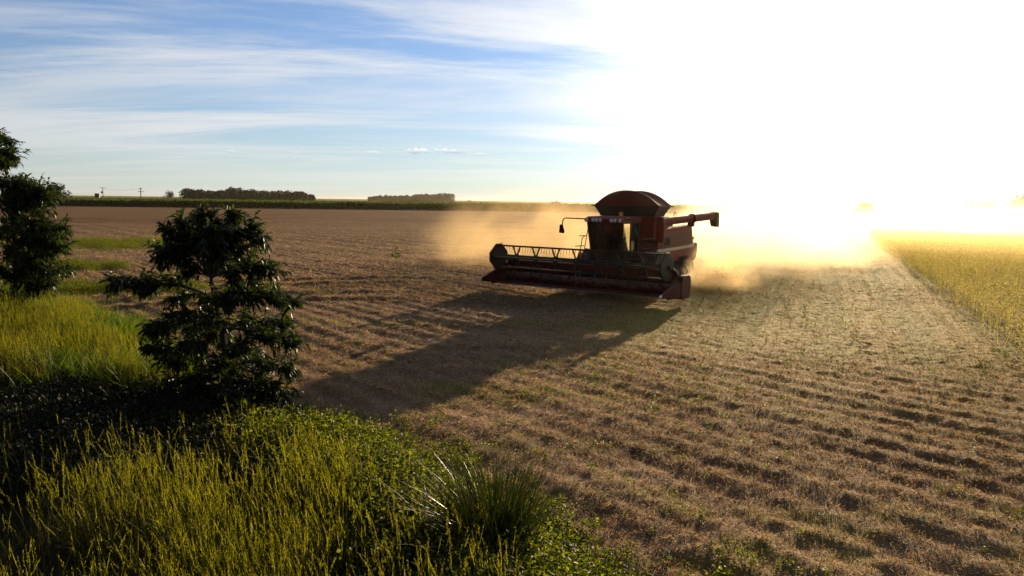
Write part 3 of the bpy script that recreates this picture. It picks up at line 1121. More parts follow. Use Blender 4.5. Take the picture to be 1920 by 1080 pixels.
wood("distant_wood", [(345, 373.5, 355, 560), (380, 373.5, 356, 560), (405, 373.5, 360, 565), (430, 374, 354, 570), (470, 374, 357, 575), (500, 374, 360, 585), (545, 374, 360, 590), (575, 374, 364, 590), (588, 374.5, 369, 595)],
     "dark belt of dense woodland on the skyline between the poles and the harvester", 20000, 1.5)
wood("distant_wood", [(690, 373.5, 370, 1300), (715, 373.5, 367, 1300), (745, 373.7, 367.5, 1300), (775, 374, 367, 1300), (780, 374, 364, 1300), (848, 374.6, 364, 1300)],
     "flat topped plantation far off on the bare skyline near the middle", 14000, 2.4)
for (px, py, d, h, w, lb) in ((318, 373, 520, 8.0, 9.5, "round dark tree standing apart at the near end of the skyline wood"),
                              (108, 378, 255, 9.0, 9.0, "broad dark round tree on the skyline beside the left tree's crown"),
                              (778, 379, 470, 4.0, 5.5, "small dark lone bush above the green crop strip under the plantation"),
                              (880, 375, 1150, 4.5, 9, "tiny low tree on the bare skyline past the end of the plantation"),
                              (1828, 402, 300, 7.5, 12, "pale hazy tree veiled by bright dust beyond the standing crop"),
                              (1855, 400, 320, 7.0, 9, "smaller hazy tree joined to its neighbour in the bright dust"),
                              (1912, 403, 300, 10, 14, "tallest hazy tree in the dust at the right end of the skyline")):
    b = at(px, py, d); b.z = 0
    far_tree("tree", b, h, w, lb)

# tall green crop left standing across the far side of the field
def hedge():
    n = 120000
    x = rng.uniform(-330, 190, n)
    front = 268 + 0.05 * (x + 60) + 3.5 * (fbm(x * .05, x * 0 + 2, 1) - .5)
    y = front + rng.random(n) ** 1.6 * 170
    top = 1.9 + 1.0 * (fbm(x * .035, y * .02, 2) - .5) + .9 * (fbm(x * .3, y * .1, 3) - .5)
    face = rng.random(n) < .45
    y = np.where(face, front + rng.random(n) * 2.5, y)
    z = np.where(face, rng.random(n) * top, top * rng.uniform(.8, 1.05, n))
    P = np.stack([x, y, z], 1)
    D = rng.normal(0, .6, (n, 3)); D[:, 2] += 1; D = unit(D)
    N = unit(rng.normal(0, 1, (n, 3)))
    sz = rng.uniform(.5, 1.3, n)
    V, F = leaf_mesh(P, D, N, sz * 1.3, sz * .6, .15)
    return V, F


m_hedge = leaf_mat("tall_green_crop", [(0.03, 0.05, 0.008), (0.05, 0.075, 0.012), (0.08, 0.11, 0.02)], trans=0.30, rough=0.8, spec=0.08, tr_tint=(1.5, 1.6, .35))
V, F = hedge()
o = np_mesh("tall_crop_strip", V, F, m_hedge)
tag(o, "long strip of tall green crop along the far side of the stubble", "crop", kind="stuff")

# ---------------------------------------------------------------- roadside: poles, board, vehicles
m_pole = paint("weathered_wood", (0.09, 0.08, 0.07), 0.8, 0.3)
m_dark = paint("dark_panel", (0.02, 0.022, 0.026), 0.6, 0.2)
m_white = paint("white_paint", (0.75, 0.77, 0.8), 0.4, 0.15)
m_glass_far = paint("dark_glass", (0.02, 0.025, 0.03), 0.1, 0.0)
m_rubber = paint("rubber", (0.022, 0.022, 0.022), 0.85, 0.55)


def pole(px, pyb, d, h, label, cross, group="roadside utility poles"):
    b = at(px, pyb, d); b.z = 0
    r = empty("utility_pole", b)
    tag(r, label, "utility pole", group)
    MB().tube([(0, 0, 0), (0, 0, h)], [.24, .17], 8).build("post", m_pole, r)
    for (z, w) in cross:
        m = MB().box((0, .2, z), (w, .18, .2))
        m.build("crossarm", m_pole, r)
        for s in (-.45, 0, .45): MB().tube([(s * w, .2, z + .1), (s * w, .2, z + .4)], .09, 6).build("insulator", m_dark, r)
    return r, b


pa, A = pole(194, 377, 470, 9.6, "thin pole with a wide top crossarm and a transformer beside the dark board", [(9.3, 3.6)])
MB().lathe([(.0, -.7), (.5, -.7), (.55, .6), (.0, .7)], (-.75, 0, 6.3), 'z', 12).build("transformer", m_dark, pa)
MB().box((-.4, 0, 6.4), (.5, .15, .15)).build("bracket", m_dark, pa)
pb, B = pole(265, 383, 330, 8.0, "nearer utility pole with two crossarms between the board and the wood", [(7.5, 1.6), (6.2, 2.6)])
pc, C_ = pole(207, 378, 440, 3.2, "short dark post just right of the transformer pole", [])
A2 = at(40, 372, 640); A2.z = 0
C2 = at(480, 380, 300); C2.z = 0
wires = []
m_wire = paint("wire", (0.02, 0.02, 0.02), 0.6, 0.0)
for (a, b, za, zb, lb) in ((A, B, 9.4, 7.7, "thin overhead line sagging between the two utility poles"),):
    mb = MB()
    mb.tube([Vector((a.x, a.y, za)).lerp(Vector((b.x, b.y, zb)), t / 12) - Vector((0, 0, 1.2 * 4 * (t / 12) * (1 - t / 12))) for t in range(13)], .035, 4)
    tag(mb.build("power_line", m_wire), lb, "power line")

b = at(183, 378, 430); b.z = 0
r = empty("roadside_board", b, R(-12))
tag(r, "dark upright rectangular board with a pale edge by the road", "board")
MB().box((0, 0, 3.55), (3.2, .9, 3.7)).build("panel", m_dark, r, bevel=.05)
MB().box((1.72, 0, 2.9), (.24, .8, 4.8)).build("side_edge", m_white, r)
for s in (-1.2, 1.2): MB().tube([(s, 0, 0), (s, 0, 1.8)], .14, 6).build("leg", m_pole, r)


def car(px, py, d, rz, label, colm):
    b = at(px, py, d); b.z = 0
    r = empty("parked_car", b, rz)
    tag(r, label, "car", "vehicles parked by the far road")
    MB().prism([(-2.1, .35), (-2.15, .8), (-2.0, 1.0), (-1.2, 1.05), (1.3, 1.0), (2.1, .85), (2.15, .4)], -.85, .85).build("body", colm, r, bevel=.08)
    MB().prism([(-1.75, 1.03), (-1.35, 1.5), (.2, 1.52), (1.0, 1.02)], -.74, .74).build("cabin", m_glass_far, r, bevel=.06)
    MB().prism([(-1.33, 1.505), (-1.28, 1.56), (.15, 1.57), (.22, 1.525)], -.7, .7).build("roof", colm, r)
    for sx in (-1.35, 1.35):
        for sy in (-.8, .8):
            MB().lathe([(0, -.1), (.33, -.1), (.33, .1), (0, .1)], (sx, sy, .33), 'y', 14).build("wheel", m_rubber, r)
    return r


car(131, 379.5, 300, R(20), "pale car parked nearest the left tree beside the far road", m_white)
car(143, 379.5, 305, R(10), "pale car just right of another pale car by the far road", m_white)
car(286, 379, 320, R(25), "pale car right of the nearer pole beside the far road", m_white)
b = at(200, 379, 400); b.z = 0
r = empty("farm_trailer", b, R(8))
tag(r, "low dark trailer with a white end panel below the transformer pole", "trailer")
MB().box((0, 0, 1.25), (5.5, 2.2, 1.1)).build("body", m_dark, r, bevel=.06)
MB().box((2.80, 0, 1.1), (.08, 1.6, .9)).build("end_panel", m_white, r)
for sx in (-1.6, 1.4):
    for sy in (-.95, .95):
        MB().lathe([(0, -.14), (.45, -.14), (.45, .14), (0, .14)], (sx, sy, .45), 'y', 14).build("wheel", m_rubber, r)

# ================================================================ COMBINE HARVESTER
m_red = paint("red_paint", (0.17, 0.007, 0.008), 0.55, 0.05, spec=0.10)
m_red2 = paint("header_red", (0.075, 0.006, 0.006), 0.55, 0.08, spec=0.10)
m_black = paint("black_steel", (0.010, 0.010, 0.011), 0.65, 0.05, spec=0.15)
m_grey = paint("grey_steel", (0.16, 0.16, 0.16), 0.45, 0.4, 0.4)
m_steel = paint("worn_steel", (0.42, 0.41, 0.39), 0.35, 0.35, 0.8)
m_stripe = paint("silver_stripe", (0.30, 0.29, 0.26), 0.4, 0.35)
m_tarp = paint("tarpaulin", (0.13, 0.012, 0.017), 0.9, 0.12, spec=0.15)
m_lamp = paint("lamp_glass", (0.65, 0.65, 0.62), 0.12, 0.15)
m_amber = paint("amber_lens", (0.75, 0.32, 0.05), 0.2, 0.1)
m_augr = paint("auger_red", (0.10, 0.02, 0.016), 0.4, 0.5, 0.3, (0.22, 0.19, 0.16), 5.0)
m_whitetip = paint("white_plastic", (0.8, 0.8, 0.8), 0.35, 0.05)
m_seat = paint("seat_fabric", (0.03, 0.03, 0.035), 0.9, 0.2)
m_glass, T = new_mat("tinted_glass")
m_glass_dark = paint('smoked_glass', (0.012, 0.015, 0.013), 0.06, 0.05)
gl1 = T.n('ShaderNodeBsdfGlossy'); gl1.inputs['Roughness'].default_value = 0.03
tr1 = T.n('ShaderNodeBsdfTransparent'); tr1.inputs[0].default_value = c4(0.22, 0.25, 0.22)
fr = T.n('ShaderNodeFresnel'); fr.inputs[0].default_value = 1.5
mx = T.n('ShaderNodeMixShader')
T.link(fr.outputs[0], mx.inputs[0]); T.link(tr1.outputs[0], mx.inputs[1]); T.link(gl1.outputs[0], mx.inputs[2])
out_surface(T, mx.outputs[0])

HEAD = R(34.0)
ch = Vector((-math.sin(HEAD), -math.cos(HEAD), 0))
C_LOC = Vector((5.26, 32.84, 0.0))


def wheel(parent, x, y, rad, wid, side, lugs, rimr):
    t = MB()
    w = wid / 2
    t.lathe([(rimr, -w * .8), (rad * .86, -w), (rad * .97, -w * .8), (rad, 0), (rad * .97, w * .8), (rad * .86, w), (rimr, w * .8)], (0, 0, 0), 'y', 40)
    for i in range(lugs):
        for s in (-1, 1):
            a = 2 * math.pi * (i + .25 * s) / lugs
            m = Matrix.Rotation(-a, 3, 'Y') @ Matrix.Rotation(s * R(32), 3, 'X')
            # lug bar across half the tread
            c = Vector((math.cos(a), 0, math.sin(a))) * (rad + .01) + Vector((0, s * w * .5, 0))
            t.box(c, (.09, w * 1.05, .075), Matrix.Rotation(-a, 3, 'Y') @ Matrix.Rotation(s * R(30), 3, 'X'))
    o = empty("wheel", (x, y, rad)) if False else None
    tire = t.build("wheel", m_rubber, parent)
    tire.location = (x, y, rad)
    r = MB()
    r.lathe([(0, side * w * .25), (rimr * .35, side * w * .28), (rimr * .4, side * w * .15), (rimr * .85, side * w * .1), (rimr * .93, side * w * .7), (rimr, side * w * .8), (rimr, -side * w * .6), (0, -side * w * .5)], (0, 0, 0), 'y', 32)
    for i in range(8):
        a = 2 * math.pi * i / 8
        r.lathe([(0, side * w * .32), (.025, side * w * .32), (.025, side * w * .1)], (math.cos(a) * rimr * .55, 0, math.sin(a) * rimr * .55), 'y', 6)
    rm = r.build("rim", m_grey, tire, smooth=True)
    return tire


def combine():
    root = empty("combine_harvester", C_LOC, math.atan2(ch.y, ch.x))
    tag(root, "large red combine harvester with arched canvas grain tank cover cutting toward the viewer", "combine harvester", "combine harvesters at work")

    # ---- chassis and body
    b = MB()
    b.box((-2.2, 0, 1.35), (4.6, 1.5, .9))                                  # separator housing
    b.prism([(-6.2, 1.25), (-6.2, 2.0), (-5.4, 2.35), (-.6, 2.3), (-.6, 1.5), (-4.6, 1.0)], -1.18, 1.18)   # inner body
    b.box((-3.6, 0, 2.6), (4.6, 2.5, .55))
    b.box((0, 0, .93), (.42, 2.6, .42)); b.box((-4.0, 0, .72), (.28, 2.5, .28))
    for s in (-1, 1): b.box((-1.8, s * .72, .95), (4.6, .12, .28))
    body = b.build("body", m_red, root, bevel=.03)
    for s in (-1, 1):
        p = MB()
        y0, y1 = (s * 1.44, s * 1.52)
        p.prism([(-.75, 1.95), (-.72, 2.72), (-.62, 2.88), (-3.4, 2.98), (-5.0, 3.04), (-5.25, 2.98), (-5.42, 2.72), (-5.75, 2.0)], min(y0, y1), max(y0, y1))
        sp = p.build("side_panel", m_red, root, bevel=.03)
        q = MB()
        y2 = s * 1.522
        q.prism([(-1.15, 2.02), (-1.15, 2.55), (-3.2, 2.62), (-5.2, 2.66), (-5.55, 2.05)], min(y2, y2 + s * .02), max(y2, y2 + s * .02))
        q.build("vent_panel", m_red2, sp, bevel=.01)
        lv = MB()
        for i in range(7):
            xx = -1.5 - .12 * i
            lv.box((xx, y2 + s * .025, 2.3), (.05, .02, .36))
        lv.build("louvers", m_black, sp)
        # rounded shoulder from panel to deck
        p = MB()
        p.prism([(-.68, 2.9), (-3.4, 3.0), (-5.0, 3.06), (-5.2, 3.0), (-5.2, 2.9), (-.68, 2.80)], min(s * 1.20, s * 1.43), max(s * 1.20, s * 1.43))
        p.build("top_deck", m_red, root, bevel=.02)
        st = MB()
        st.prism([(-.75, 1.78), (-.75, 1.94), (-5.78, 1.99), (-5.84, 1.86)], min(s * 1.46, s * 1.535), max(s * 1.46, s * 1.535))
        st.build("stripe", m_stripe, root, bevel=.008)
        # lower shields
        lw = MB()
        lw.prism([(-.8, 1.25), (-.8, 1.76), (-5.86, 1.85), (-6.1, 1.7), (-5.9, 1.35), (-4.7, 1.2)], min(s * 1.3, s * 1.42), max(s * 1.3, s * 1.42))
        lw.build("lower_shield", m_red, root, bevel=.03)
    # rear hood and straw chopper
    h = MB()
    h.prism([(-5.5, 1.2), (-5.6, 2.0), (-6.6, 2.06), (-6.78, 1.98), (-6.78, 1.55), (-6.65, 1.22), (-6.3, 1.08)], -1.4, 1.4)
    h.build("rear_hood", m_red, root, bevel=.06)
    h = MB()
    h.prism([(-4.9, .55), (-4.9, 1.25), (-6.2, 1.25), (-6.55, .95), (-6.75, .5), (-6.2, .42)], -1.3, 1.3)
    h.build("straw_chopper", m_grey, root, bevel=.04)
    MB().lathe([(0, -.09), (.08, -.07), (.11, 0), (.08, .07), (0, .09)], (-6.65, 1.15, 2.28), 'z', 14).build("warning_light", m_amber, root, smooth=True)
    MB().tube([(-6.65, 1.15, 2.02), (-6.65, 1.15, 2.2)], .03, 6).build("light_post", m_black, root)
    # rear ladder rail
    rl = MB()
    rl.tube([(-5.35, 1.42, 3.45), (-5.5, 1.42, 3.2), (-5.75, 1.42, 2.5), (-5.7, 1.42, 2.1)], .025, 6)
    rl.tube([(-5.35, .9, 3.45), (-5.35, 1.42, 3.45)], .025, 6)
    rl.tube([(-5.62, 1.42, 2.85), (-5.5, 1.2, 2.85)], .02, 6)
    rl.build("rear_handrail", m_black, root)
    # engine deck
    e = MB()
    e.box((-3.9, -.2, 3.12), (2.0, 1.7, .42)); e.tube([(-4.3, -.6, 3.3), (-4.3, -.6, 3.75)], .09, 10); e.lathe([(0, 0), (.26, 0), (.26, .3), (.1, .38), (0, .38)], (-3.2, .55, 3.3), 'z', 18)
    e.build("engine_deck", m_black, root, bevel=.02)

    # ---- grain tank
    t = MB()
    t.box((-1.3, 0, 2.95), (1.9, 2.9, 1.12))
    tank = t.build("grain_tank", m_red, root, bevel=.03)
    X0, X1, YB = -.45, -1.62, 1.40
    XF0, XF1, YT = -.30, -1.80, 1.68
    zb, zc, zp = 3.52, 4.0, 4.72
    ex = MB()
    ex.add([(X0, -YB, zb), (X0, YB, zb), (X1, YB, zb), (X1, -YB, zb), (XF0, -YT, zc), (XF0, YT, zc), (XF1, YT, zc), (XF1, -YT, zc)],
           [(0, 1, 5, 4), (1, 2, 6, 5), (2, 3, 7, 6), (3, 0, 4, 7), (0, 3, 2, 1), (4, 5, 6, 7)])
    exo = ex.build("tank_extension", m_black, root)
    rim = MB()
    for a, c in (((XF0, -YT), (XF0, YT)), ((XF0, YT), (XF1, YT)), ((XF1, YT), (XF1, -YT)), ((XF1, -YT), (XF0, -YT))):
        rim.bar((a[0], a[1], zc), (c[0], c[1], zc), .05, .05)
    for (x, y) in ((XF0, -YT), (XF0, YT), (XF1, YT), (XF1, -YT)):
        rim.bar((x, y, zc), (x + (.10 if x == XF0 else -.10), y * 1.075, zc + .015), .05, .035)
    rim.build("rim_bar", m_black, exo)
    # canvas: two bows front and rear, sagging a little between and creased down the middle of each face
    NB, NX = 28, 8
    cv = MB()
    vs = []
    for j in range(NX + 1):
        u = j / NX
        x = XF0 + (XF1 - XF0) * u
        sag = .16 * math.sin(math.pi * u)
        for i in range(NB + 1):
            a = -1 + 2 * i / NB
            z = zc + (zp - zc) * (1 - abs(a) ** 2.15) - sag * (1 - a * a) + .012 * math.sin(i * 2.6 + 5 * u)
            vs.append((x, a * YT, z))
    fs = []
    for j in range(NX):
        for i in range(NB):
            a = j * (NB + 1) + i
            fs.append((a, a + 1, a + NB + 2, a + NB + 1))
    cv.add(vs, fs)
    for (x, s) in ((XF0, 1), (XF1, -1)):
        k = []
        for i in range(NB + 1):
            a = -1 + 2 * i / NB
            z = zc + (zp - zc) * (1 - abs(a) ** 2.15) + .012 * math.sin(i * 2.6 + (0 if s == 1 else 5))
            k.append((x, a * YT, z))
        mid = []
        for i in range(NB + 1):
            a = -1 + 2 * i / NB
            z = zc + (zp - zc) * (1 - abs(a) ** 2.15) * .5
            mid.append((x + s * (.10 * (1 - abs(a))), a * YT, z))
        bot = [(x, (-1 + 2 * i / NB) * YT, zc) for i in range(NB + 1)]
        n = NB + 1
        f2 = []
        for i in range(NB):
            f2.append((i, i + 1, n + i + 1, n + i)); f2.append((n + i, n + i + 1, 2 * n + i + 1, 2 * n + i))
        cv.add(k + mid + bot, f2)
    cvo = cv.build("tank_cover", m_tarp, root)
    bw = MB()
    for x in (XF0 + .012, XF1 - .012):
        bw.tube([(x, (-1 + 2 * i / 20) * YT, zc + (zp - zc) * (1 - abs(-1 + 2 * i / 20) ** 2.15) + .012) for i in range(21)], .028, 6)
    bw.build("cover_bow", m_black, cvo)

    # ---- cab
    x0, x1, yc = .15, 1.85, .88
    z0, z1 = 1.62, 3.28
    fl = MB()
    fl.prism([(x0, z0 - .12), (x0, z0), (x1 - .05, z0), (x1 - .05, z0 - .12)], -yc, yc)
    fl.box((x0 + .03, 0, (z0 + z1) / 2 - .3), (.06, 2 * yc - .04, z1 - z0 - .6))
    fr_ = MB()
    # pillars (the windscreen leans out toward the top)
    for s in (-1, 1):
        fr_.bar((x1 - .22, s * (yc - .14), z0), (x1 + .02, s * yc, z1), .09)
        fr_.bar((x0 + .85, s * yc, z0), (x0 + .85, s * yc, z1), .08)
        fr_.bar((x0 + .05, s * yc, z0), (x0 + .05, s * yc, z1), .12)
        fr_.bar((x0 + .05, s * yc, z0 + .04), (x1 - .22, s * (yc - .08), z0 + .04), .10)
        fr_.bar((x0 + .05, s * yc, z1 - .03), (x1, s * yc, z1 - .03), .08)
    fr_.bar((x1 - .22, -yc + .14, z0 + .03), (x1 - .22, yc - .14, z0 + .03), .10)
    fr_.bar((x1, -yc, z1 - .03), (x1, yc, z1 - .03), .09)
    fr_.v += [(p[0], p[1], p[2]) for p in fl.v]; k = len(fr_.v) - len(fl.v)
    fr_.f += [tuple(i + k for i in f) for f in fl.f]
    cab = fr_.build("cab", m_black, root, bevel=.012)
    rf = MB()
    rf.prism([(x0 - .15, 3.27), (x0 - .15, 3.47), (x0 + .1, 3.53), (x1 - .1, 3.52), (x1 + .2, 3.44), (x1 + .26, 3.36), (x1 + .2, 3.27)], -yc - .1, yc + .1)
    rf.build("cab_roof", m_red, cab, bevel=.05, seg=3)
    # glass
    NG = 8
    wv, wf = [], []
    for i in range(NG + 1):
        t = -1 + 2 * i / NG
        bul = .16 * (1 - t * t)
        wv.append((x1 - .2 + bul, t * (yc - .17), z0 + .07)); wv.append((x1 + .01 + bul, t * (yc - .03), z1 - .06))
    for i in range(NG): wf.append((2 * i, 2 * i + 1, 2 * i + 3, 2 * i + 2))
    MB().add(wv, wf).build("windscreen", m_glass, cab)
    for s in (-1, 1):
        y = s * (yc + .005)
        MB().add([(x0 + .12, y, z0 + .08), (x0 + .80, y, z0 + .08), (x0 + .80, y, z1 - .06), (x0 + .12, y, z1 - .06)], [(0, 1, 2, 3)]).build("side_window", m_glass_dark, cab)
        MB().add([(x0 + .90, y, z0 + .08), (x1 - .26, s * (yc - .09), z0 + .08), (x1 - .03, y, z1 - .06), (x0 + .90, y, z1 - .06)], [(0, 1, 2, 3)]).build("side_window", m_glass if s > 0 else m_glass_dark, cab)
    MB().prism([(x0 + .06, z0 + .05), (x1 - .25, z0 + .05), (x1 - .12, 2.5), (x0 + .90, 3.22), (x0 + .06, 3.22)], yc - .05, yc - .01).build("door", m_black, cab, bevel=.01)
    # inside
    it = MB()
    it.box((.75, .05, 2.12), (.55, .55, .16)); it.prism([(.46, 2.1), (.60, 2.1), (.50, 2.95), (.38, 2.95)], -.22, .32); it.box((.75, .05, 1.83), (.35, .35, .42))
    it.build("seat", m_seat, cab, bevel=.05)
    it = MB()
    it.tube([(1.42, .05, 1.62), (1.25, .05, 2.4)], .05, 8)
    it.tube([(1.22 + .07 * math.sin(t), .05 + .2 * math.cos(t), 2.42 + .18 * math.sin(t) * .5) for t in [2 * math.pi * k / 16 for k in range(17)]], .018, 6)
    it.build("steering_wheel", m_black, cab)
    it = MB(); it.box((.95, -.48, 2.2), (.7, .22, .45)); it.box((1.2, -.62, 2.75), (.08, .26, .2))
    it.build("console", m_black, cab, bevel=.02)
    for y in (-.84, -.52, -.34, -.15, .40, .58, .84):
        lm = MB().lathe([(0, .04), (.075, .03), (.085, 0), (.085, -.08), (0, -.1)], (x1 + .225, y, 3.36), 'x', 14)
        lm.build("headlight", m_lamp, cab, smooth=True)
    MB().lathe([(0, .2), (.08, .19), (.1, .1), (.1, 0), (0, 0)], (.1, -.05, 3.53), 'z', 14).build("beacon", m_amber, cab, smooth=True)
    # mirrors
    for s, reach in ((-1, 1.15), (1, .55)):
        y = s * (yc + .1)
        mr = MB()
        mr.tube([(x1 + .05, y - s * .05, 3.40), (x1 + .18, y + s * (reach - .18), 3.42), (x1 + .2, y + s * (reach - .05), 3.38), (x1 + .2, y + s * reach, 3.25), (x1 + .2, y + s * reach, 3.0)], .028, 7)
        mo = mr.build("mirror_arm", m_black, root)
        MB().prism([(-.13, 2.72), (-.10, 3.10), (.02, 3.12), (.13, 2.78), (.1, 2.7)], x1 + .16, x1 + .28, 'x').build("mirror", m_black, mo, bevel=.02)
        for c in mo.children: c.location = (0, y + s * (reach + .02), 0)
    # platform, rails and ladder at the left of the cab; plain grab rail at the other side
    pf = MB()
    pf.box((.7, 1.3, 1.58), (1.7, .8, .06))
    pf.build("platform", m_black, root, bevel=.01)
    hr = MB()
    for x in (-.15, .7, 1.5): hr.tube([(x, 1.68, 1.6), (x, 1.68, 2.55)], .022, 6)
    for z in (2.1, 2.55): hr.tube([(-.15, 1.68, z), (1.5, 1.68, z)], .022, 6)
    hr.build("handrail", m_black, root)
    ld = MB()
    for x in (1.0, 1.5): ld.tube([(x, 1.75, 1.6), (x, 2.0, .45)], .03, 6)
    for t in (0, .33, .66, .97): ld.box((1.25, 1.76 + .24 * t, 1.5 - 1.05 * t), (.5, .14, .04))
    ld.build("ladder", m_black, root)
    gr = MB()
    for x in (1.55, 1.95):
        gr.tube([(x, -1.28, 1.4), (x, -1.12, 2.5), (x, -.98, 3.25 if x < 1.7 else 2.62)], .024, 6)
    gr.tube([(1.5, -1.15, 2.6), (2.2, -1.13, 2.62)], .024, 6); gr.tube([(1.45, -1.28, 2.12), (2.3, -1.28, 2.14)], .024, 6)
    gr.build("grab_rail", m_black, root)

    # ---- unloading auger, folded back along the machine
    a0, a1 = Vector((-.9, 1.50, 3.25)), Vector((-6.75, 2.25, 3.52))
    au = MB()
    d = (a1 - a0).normalized()
    au.tube([a0, a0 + d * 3.3], .185, 18)
    au.tube([a0 + d * 3.25, a0 + d * 3.38], .25, 18)
    au.tube([a0 + d * 3.38, a1], .20, 18)
    aug = au.build("unloading_auger", m_red, root, smooth=True)
    sp = MB()
    sp.add([(a1.x + .22, a1.y - .2, a1.z + .21), (a1.x + .22, a1.y + .2, a1.z + .21), (a1.x - .18, a1.y + .2, a1.z + .2), (a1.x - .18, a1.y - .2, a1.z + .2),
            (a1.x - .34, a1.y + .19, a1.z + .05), (a1.x - .34, a1.y - .19, a1.z + .05),
            (a1.x - .42, a1.y + .17, a1.z - .62), (a1.x - .42, a1.y - .17, a1.z - .62), (a1.x + .05, a1.y + .17, a1.z - .55), (a1.x + .05, a1.y - .17, a1.z - .55),
            (a1.x + .25, a1.y + .2, a1.z - .16), (a1.x + .25, a1.y - .2, a1.z - .16)],
           [(0, 1, 2, 3), (3, 2, 4, 5), (5, 4, 6, 7), (9, 8, 10, 11), (11, 10, 1, 0), (1, 10, 8, 6, 4, 2), (0, 3, 5, 7, 9, 11)])
    sp.build("spout", m_black, aug, bevel=.03)
    el = MB()
    el.tube([(-.95, 1.5, 2.3), (-.95, 1.5, 3.27)], .26, 18); el.tube([(-.95, 1.5, 3.2), (-.95, 1.5, 3.5)], .21, 18)
    el.build("auger_elbow", m_red, root, bevel=.02)
    MB().box((-4.3, 1.85, 3.15), (.3, .3, .34)).build("auger_cradle", m_black, root, bevel=.02)
    hp = MB(); c = a0 + d * 1.5 + Vector((0, 0, .2))
    hp.tube([c + Vector((-.16, 0, 0)), c + Vector((-.14, 0, .16)), c + Vector((0, 0, .22)), c + Vector((.14, 0, .16)), c + Vector((.16, 0, 0))], .022, 6)
    hp.build("lifting_eye", m_black, aug)

    # ---- wheels
    for s in (-1, 1):
        wheel(root, 0, s * 1.62, .92, .78, s, 20, .42)
        wheel(root, -4.25, s * 1.45, .70, .50, s, 16, .33)

    # ---- feeder house
    f = MB()
    f.prism([(.3, 1.0), (.3, 1.62), (1.2, 1.5), (2.75, .98), (2.75, .30), (1.2, .72)], -.62, .62)
    f.build("feeder_house", m_red, root, bevel=.03)

    # ================= header
    HW = 4.3
    hd = MB()
    hd.prism([(2.72, .34), (2.72, 1.12), (2.80, 1.15), (2.82, .68), (3.02, .44), (3.5, .32), (3.98, .27), (3.98, .22), (3.4, .22)], -HW, HW)
    hd.box((2.76, 0, 1.2), (.16, 2 * HW, .16))
    hd.box((2.70, 0, .55), (.10, 2 * HW, .10))
    header = hd.build("header", m_red2, root, bevel=.012)
    header.location = (0, -.25, .10)
    # solid black plate, its colour standing for the shade inside the feeder opening
    MB().box((2.835, 0, .70), (.02, 1.25, .55)).build("feeder_opening_shade", m_black, header)
    # auger tube, flights, fingers
    ax, az_, r1, r2 = 3.22, .58, .17, .29
    ag = MB()
    ag.tube([(ax, -HW + .05, az_), (ax, HW - .05, az_)], r1, 18)
    for s in (-1, 1):
        turns = 7.0; n = int(turns * 18)
        vs, fs = [], []
        for i in range(n + 1):
            t = i / n; th = s * 2 * math.pi * turns * t
            y = s * (HW - .08 - t * (HW - .75))
            for rr in (r1, r2): vs.append((ax + rr * math.cos(th), y, az_ + rr * math.sin(th)))
        for i in range(n): fs.append((2 * i, 2 * i + 1, 2 * i + 3, 2 * i + 2))
        ag.add(vs, fs)
    ag.build("header_auger", m_augr, header)
    fg = MB()
    for i in range(14):
        y = -.62 + 1.24 * i / 13; th = i * 1.9
        fg.tube([(ax, y, az_), (ax + .33 * math.cos(th), y, az_ + .33 * math.sin(th))], .012, 5)
    fg.build("auger_fingers", m_steel, header)
    # cutter bar with guards
    cb = MB()
    cb.box((4.02, 0, .245), (.10, 2 * HW, .035))
    for i in range(116):
        y = -HW + .06 + i * (2 * HW - .12) / 115
        cb.add([(4.04, y - .018, .23), (4.04, y + .018, .23), (4.04, y + .018, .265), (4.04, y - .018, .265), (4.15, y, .24)], [(0, 1, 4), (1, 2, 4), (2, 3, 4), (3, 0, 4)])
    cb.build("cutter_bar", m_grey, header)
    # ends: shield, divider cone, white tip
    for s in (-1, 1):
        y0, y1 = s * HW, s * (HW + .06)
        e = MB().prism([(2.66, .22), (2.66, 1.18), (2.95, 1.25), (3.5, .98), (4.1, .70), (4.4, .5), (4.35, .22)], min(y0, y1), max(y0, y1))
        es = e.build("end_sheet", m_red2, header, bevel=.015)
        y2, y3 = s * (HW + .07), s * (HW + .30)
        def rr(x0, x1, z0, z1, rad):
            out = []
            for (cx, cz, a0) in ((x1 - rad, z1 - rad, 0), (x0 + rad, z1 - rad, 90), (x0 + rad, z0 + rad, 180), (x1 - rad, z0 + rad, 270)):
                for k in range(5):
                    a = R(a0 + 22.5 * k); out.append((cx + rad * math.cos(a), cz + rad * math.sin(a)))
            return out
        sh = MB().prism(rr(2.45, 3.55, .16, 1.14, .26), min(y2, y3), max(y2, y3))
        sh.build("end_shield", m_red2, header, bevel=.05, seg=3)
        dv = MB()
        tip = Vector((5.4, s * (HW + .05), .46))
        ya, yb = s * (HW - .02), s * (HW + .29)
        base = [(3.60, yb, .20), (3.60, yb, .84), (3.60, (ya + yb) / 2, .98), (3.60, ya, 1.0), (3.60, ya, .20)]
        tp = [tuple(tip.lerp(Vector(p), .13)) for p in base]
        dv.add(base + tp, [(4, 3, 2, 1, 0), (5, 6, 7, 8, 9)] + [(i, (i + 1) % 5, 5 + (i + 1) % 5, 5 + i) for i in range(5)])
        dv.build("crop_divider", m_red2, header, bevel=.03)
        tm = MB()
        tb = [tuple(tip.lerp(Vector(p), .14) + (Vector(p) - tip) * .03) for p in base]
        tm.add(tb + [tuple(tip + Vector((.05, 0, -.02)))], [(4, 3, 2, 1, 0)] + [(i, (i + 1) % 5, 5) for i in range(5)])
        tm.build("divider_tip", m_whitetip, header, bevel=.015)
        # reel arm and lift cylinder
        ar = MB()
        ar.bar((2.78, s * (HW - .10), 1.22), (4.05, s * (HW - .10), 1.52), .11, .14)
        ar.build("reel_arm", m_black, header, bevel=.01)
        cy = MB()
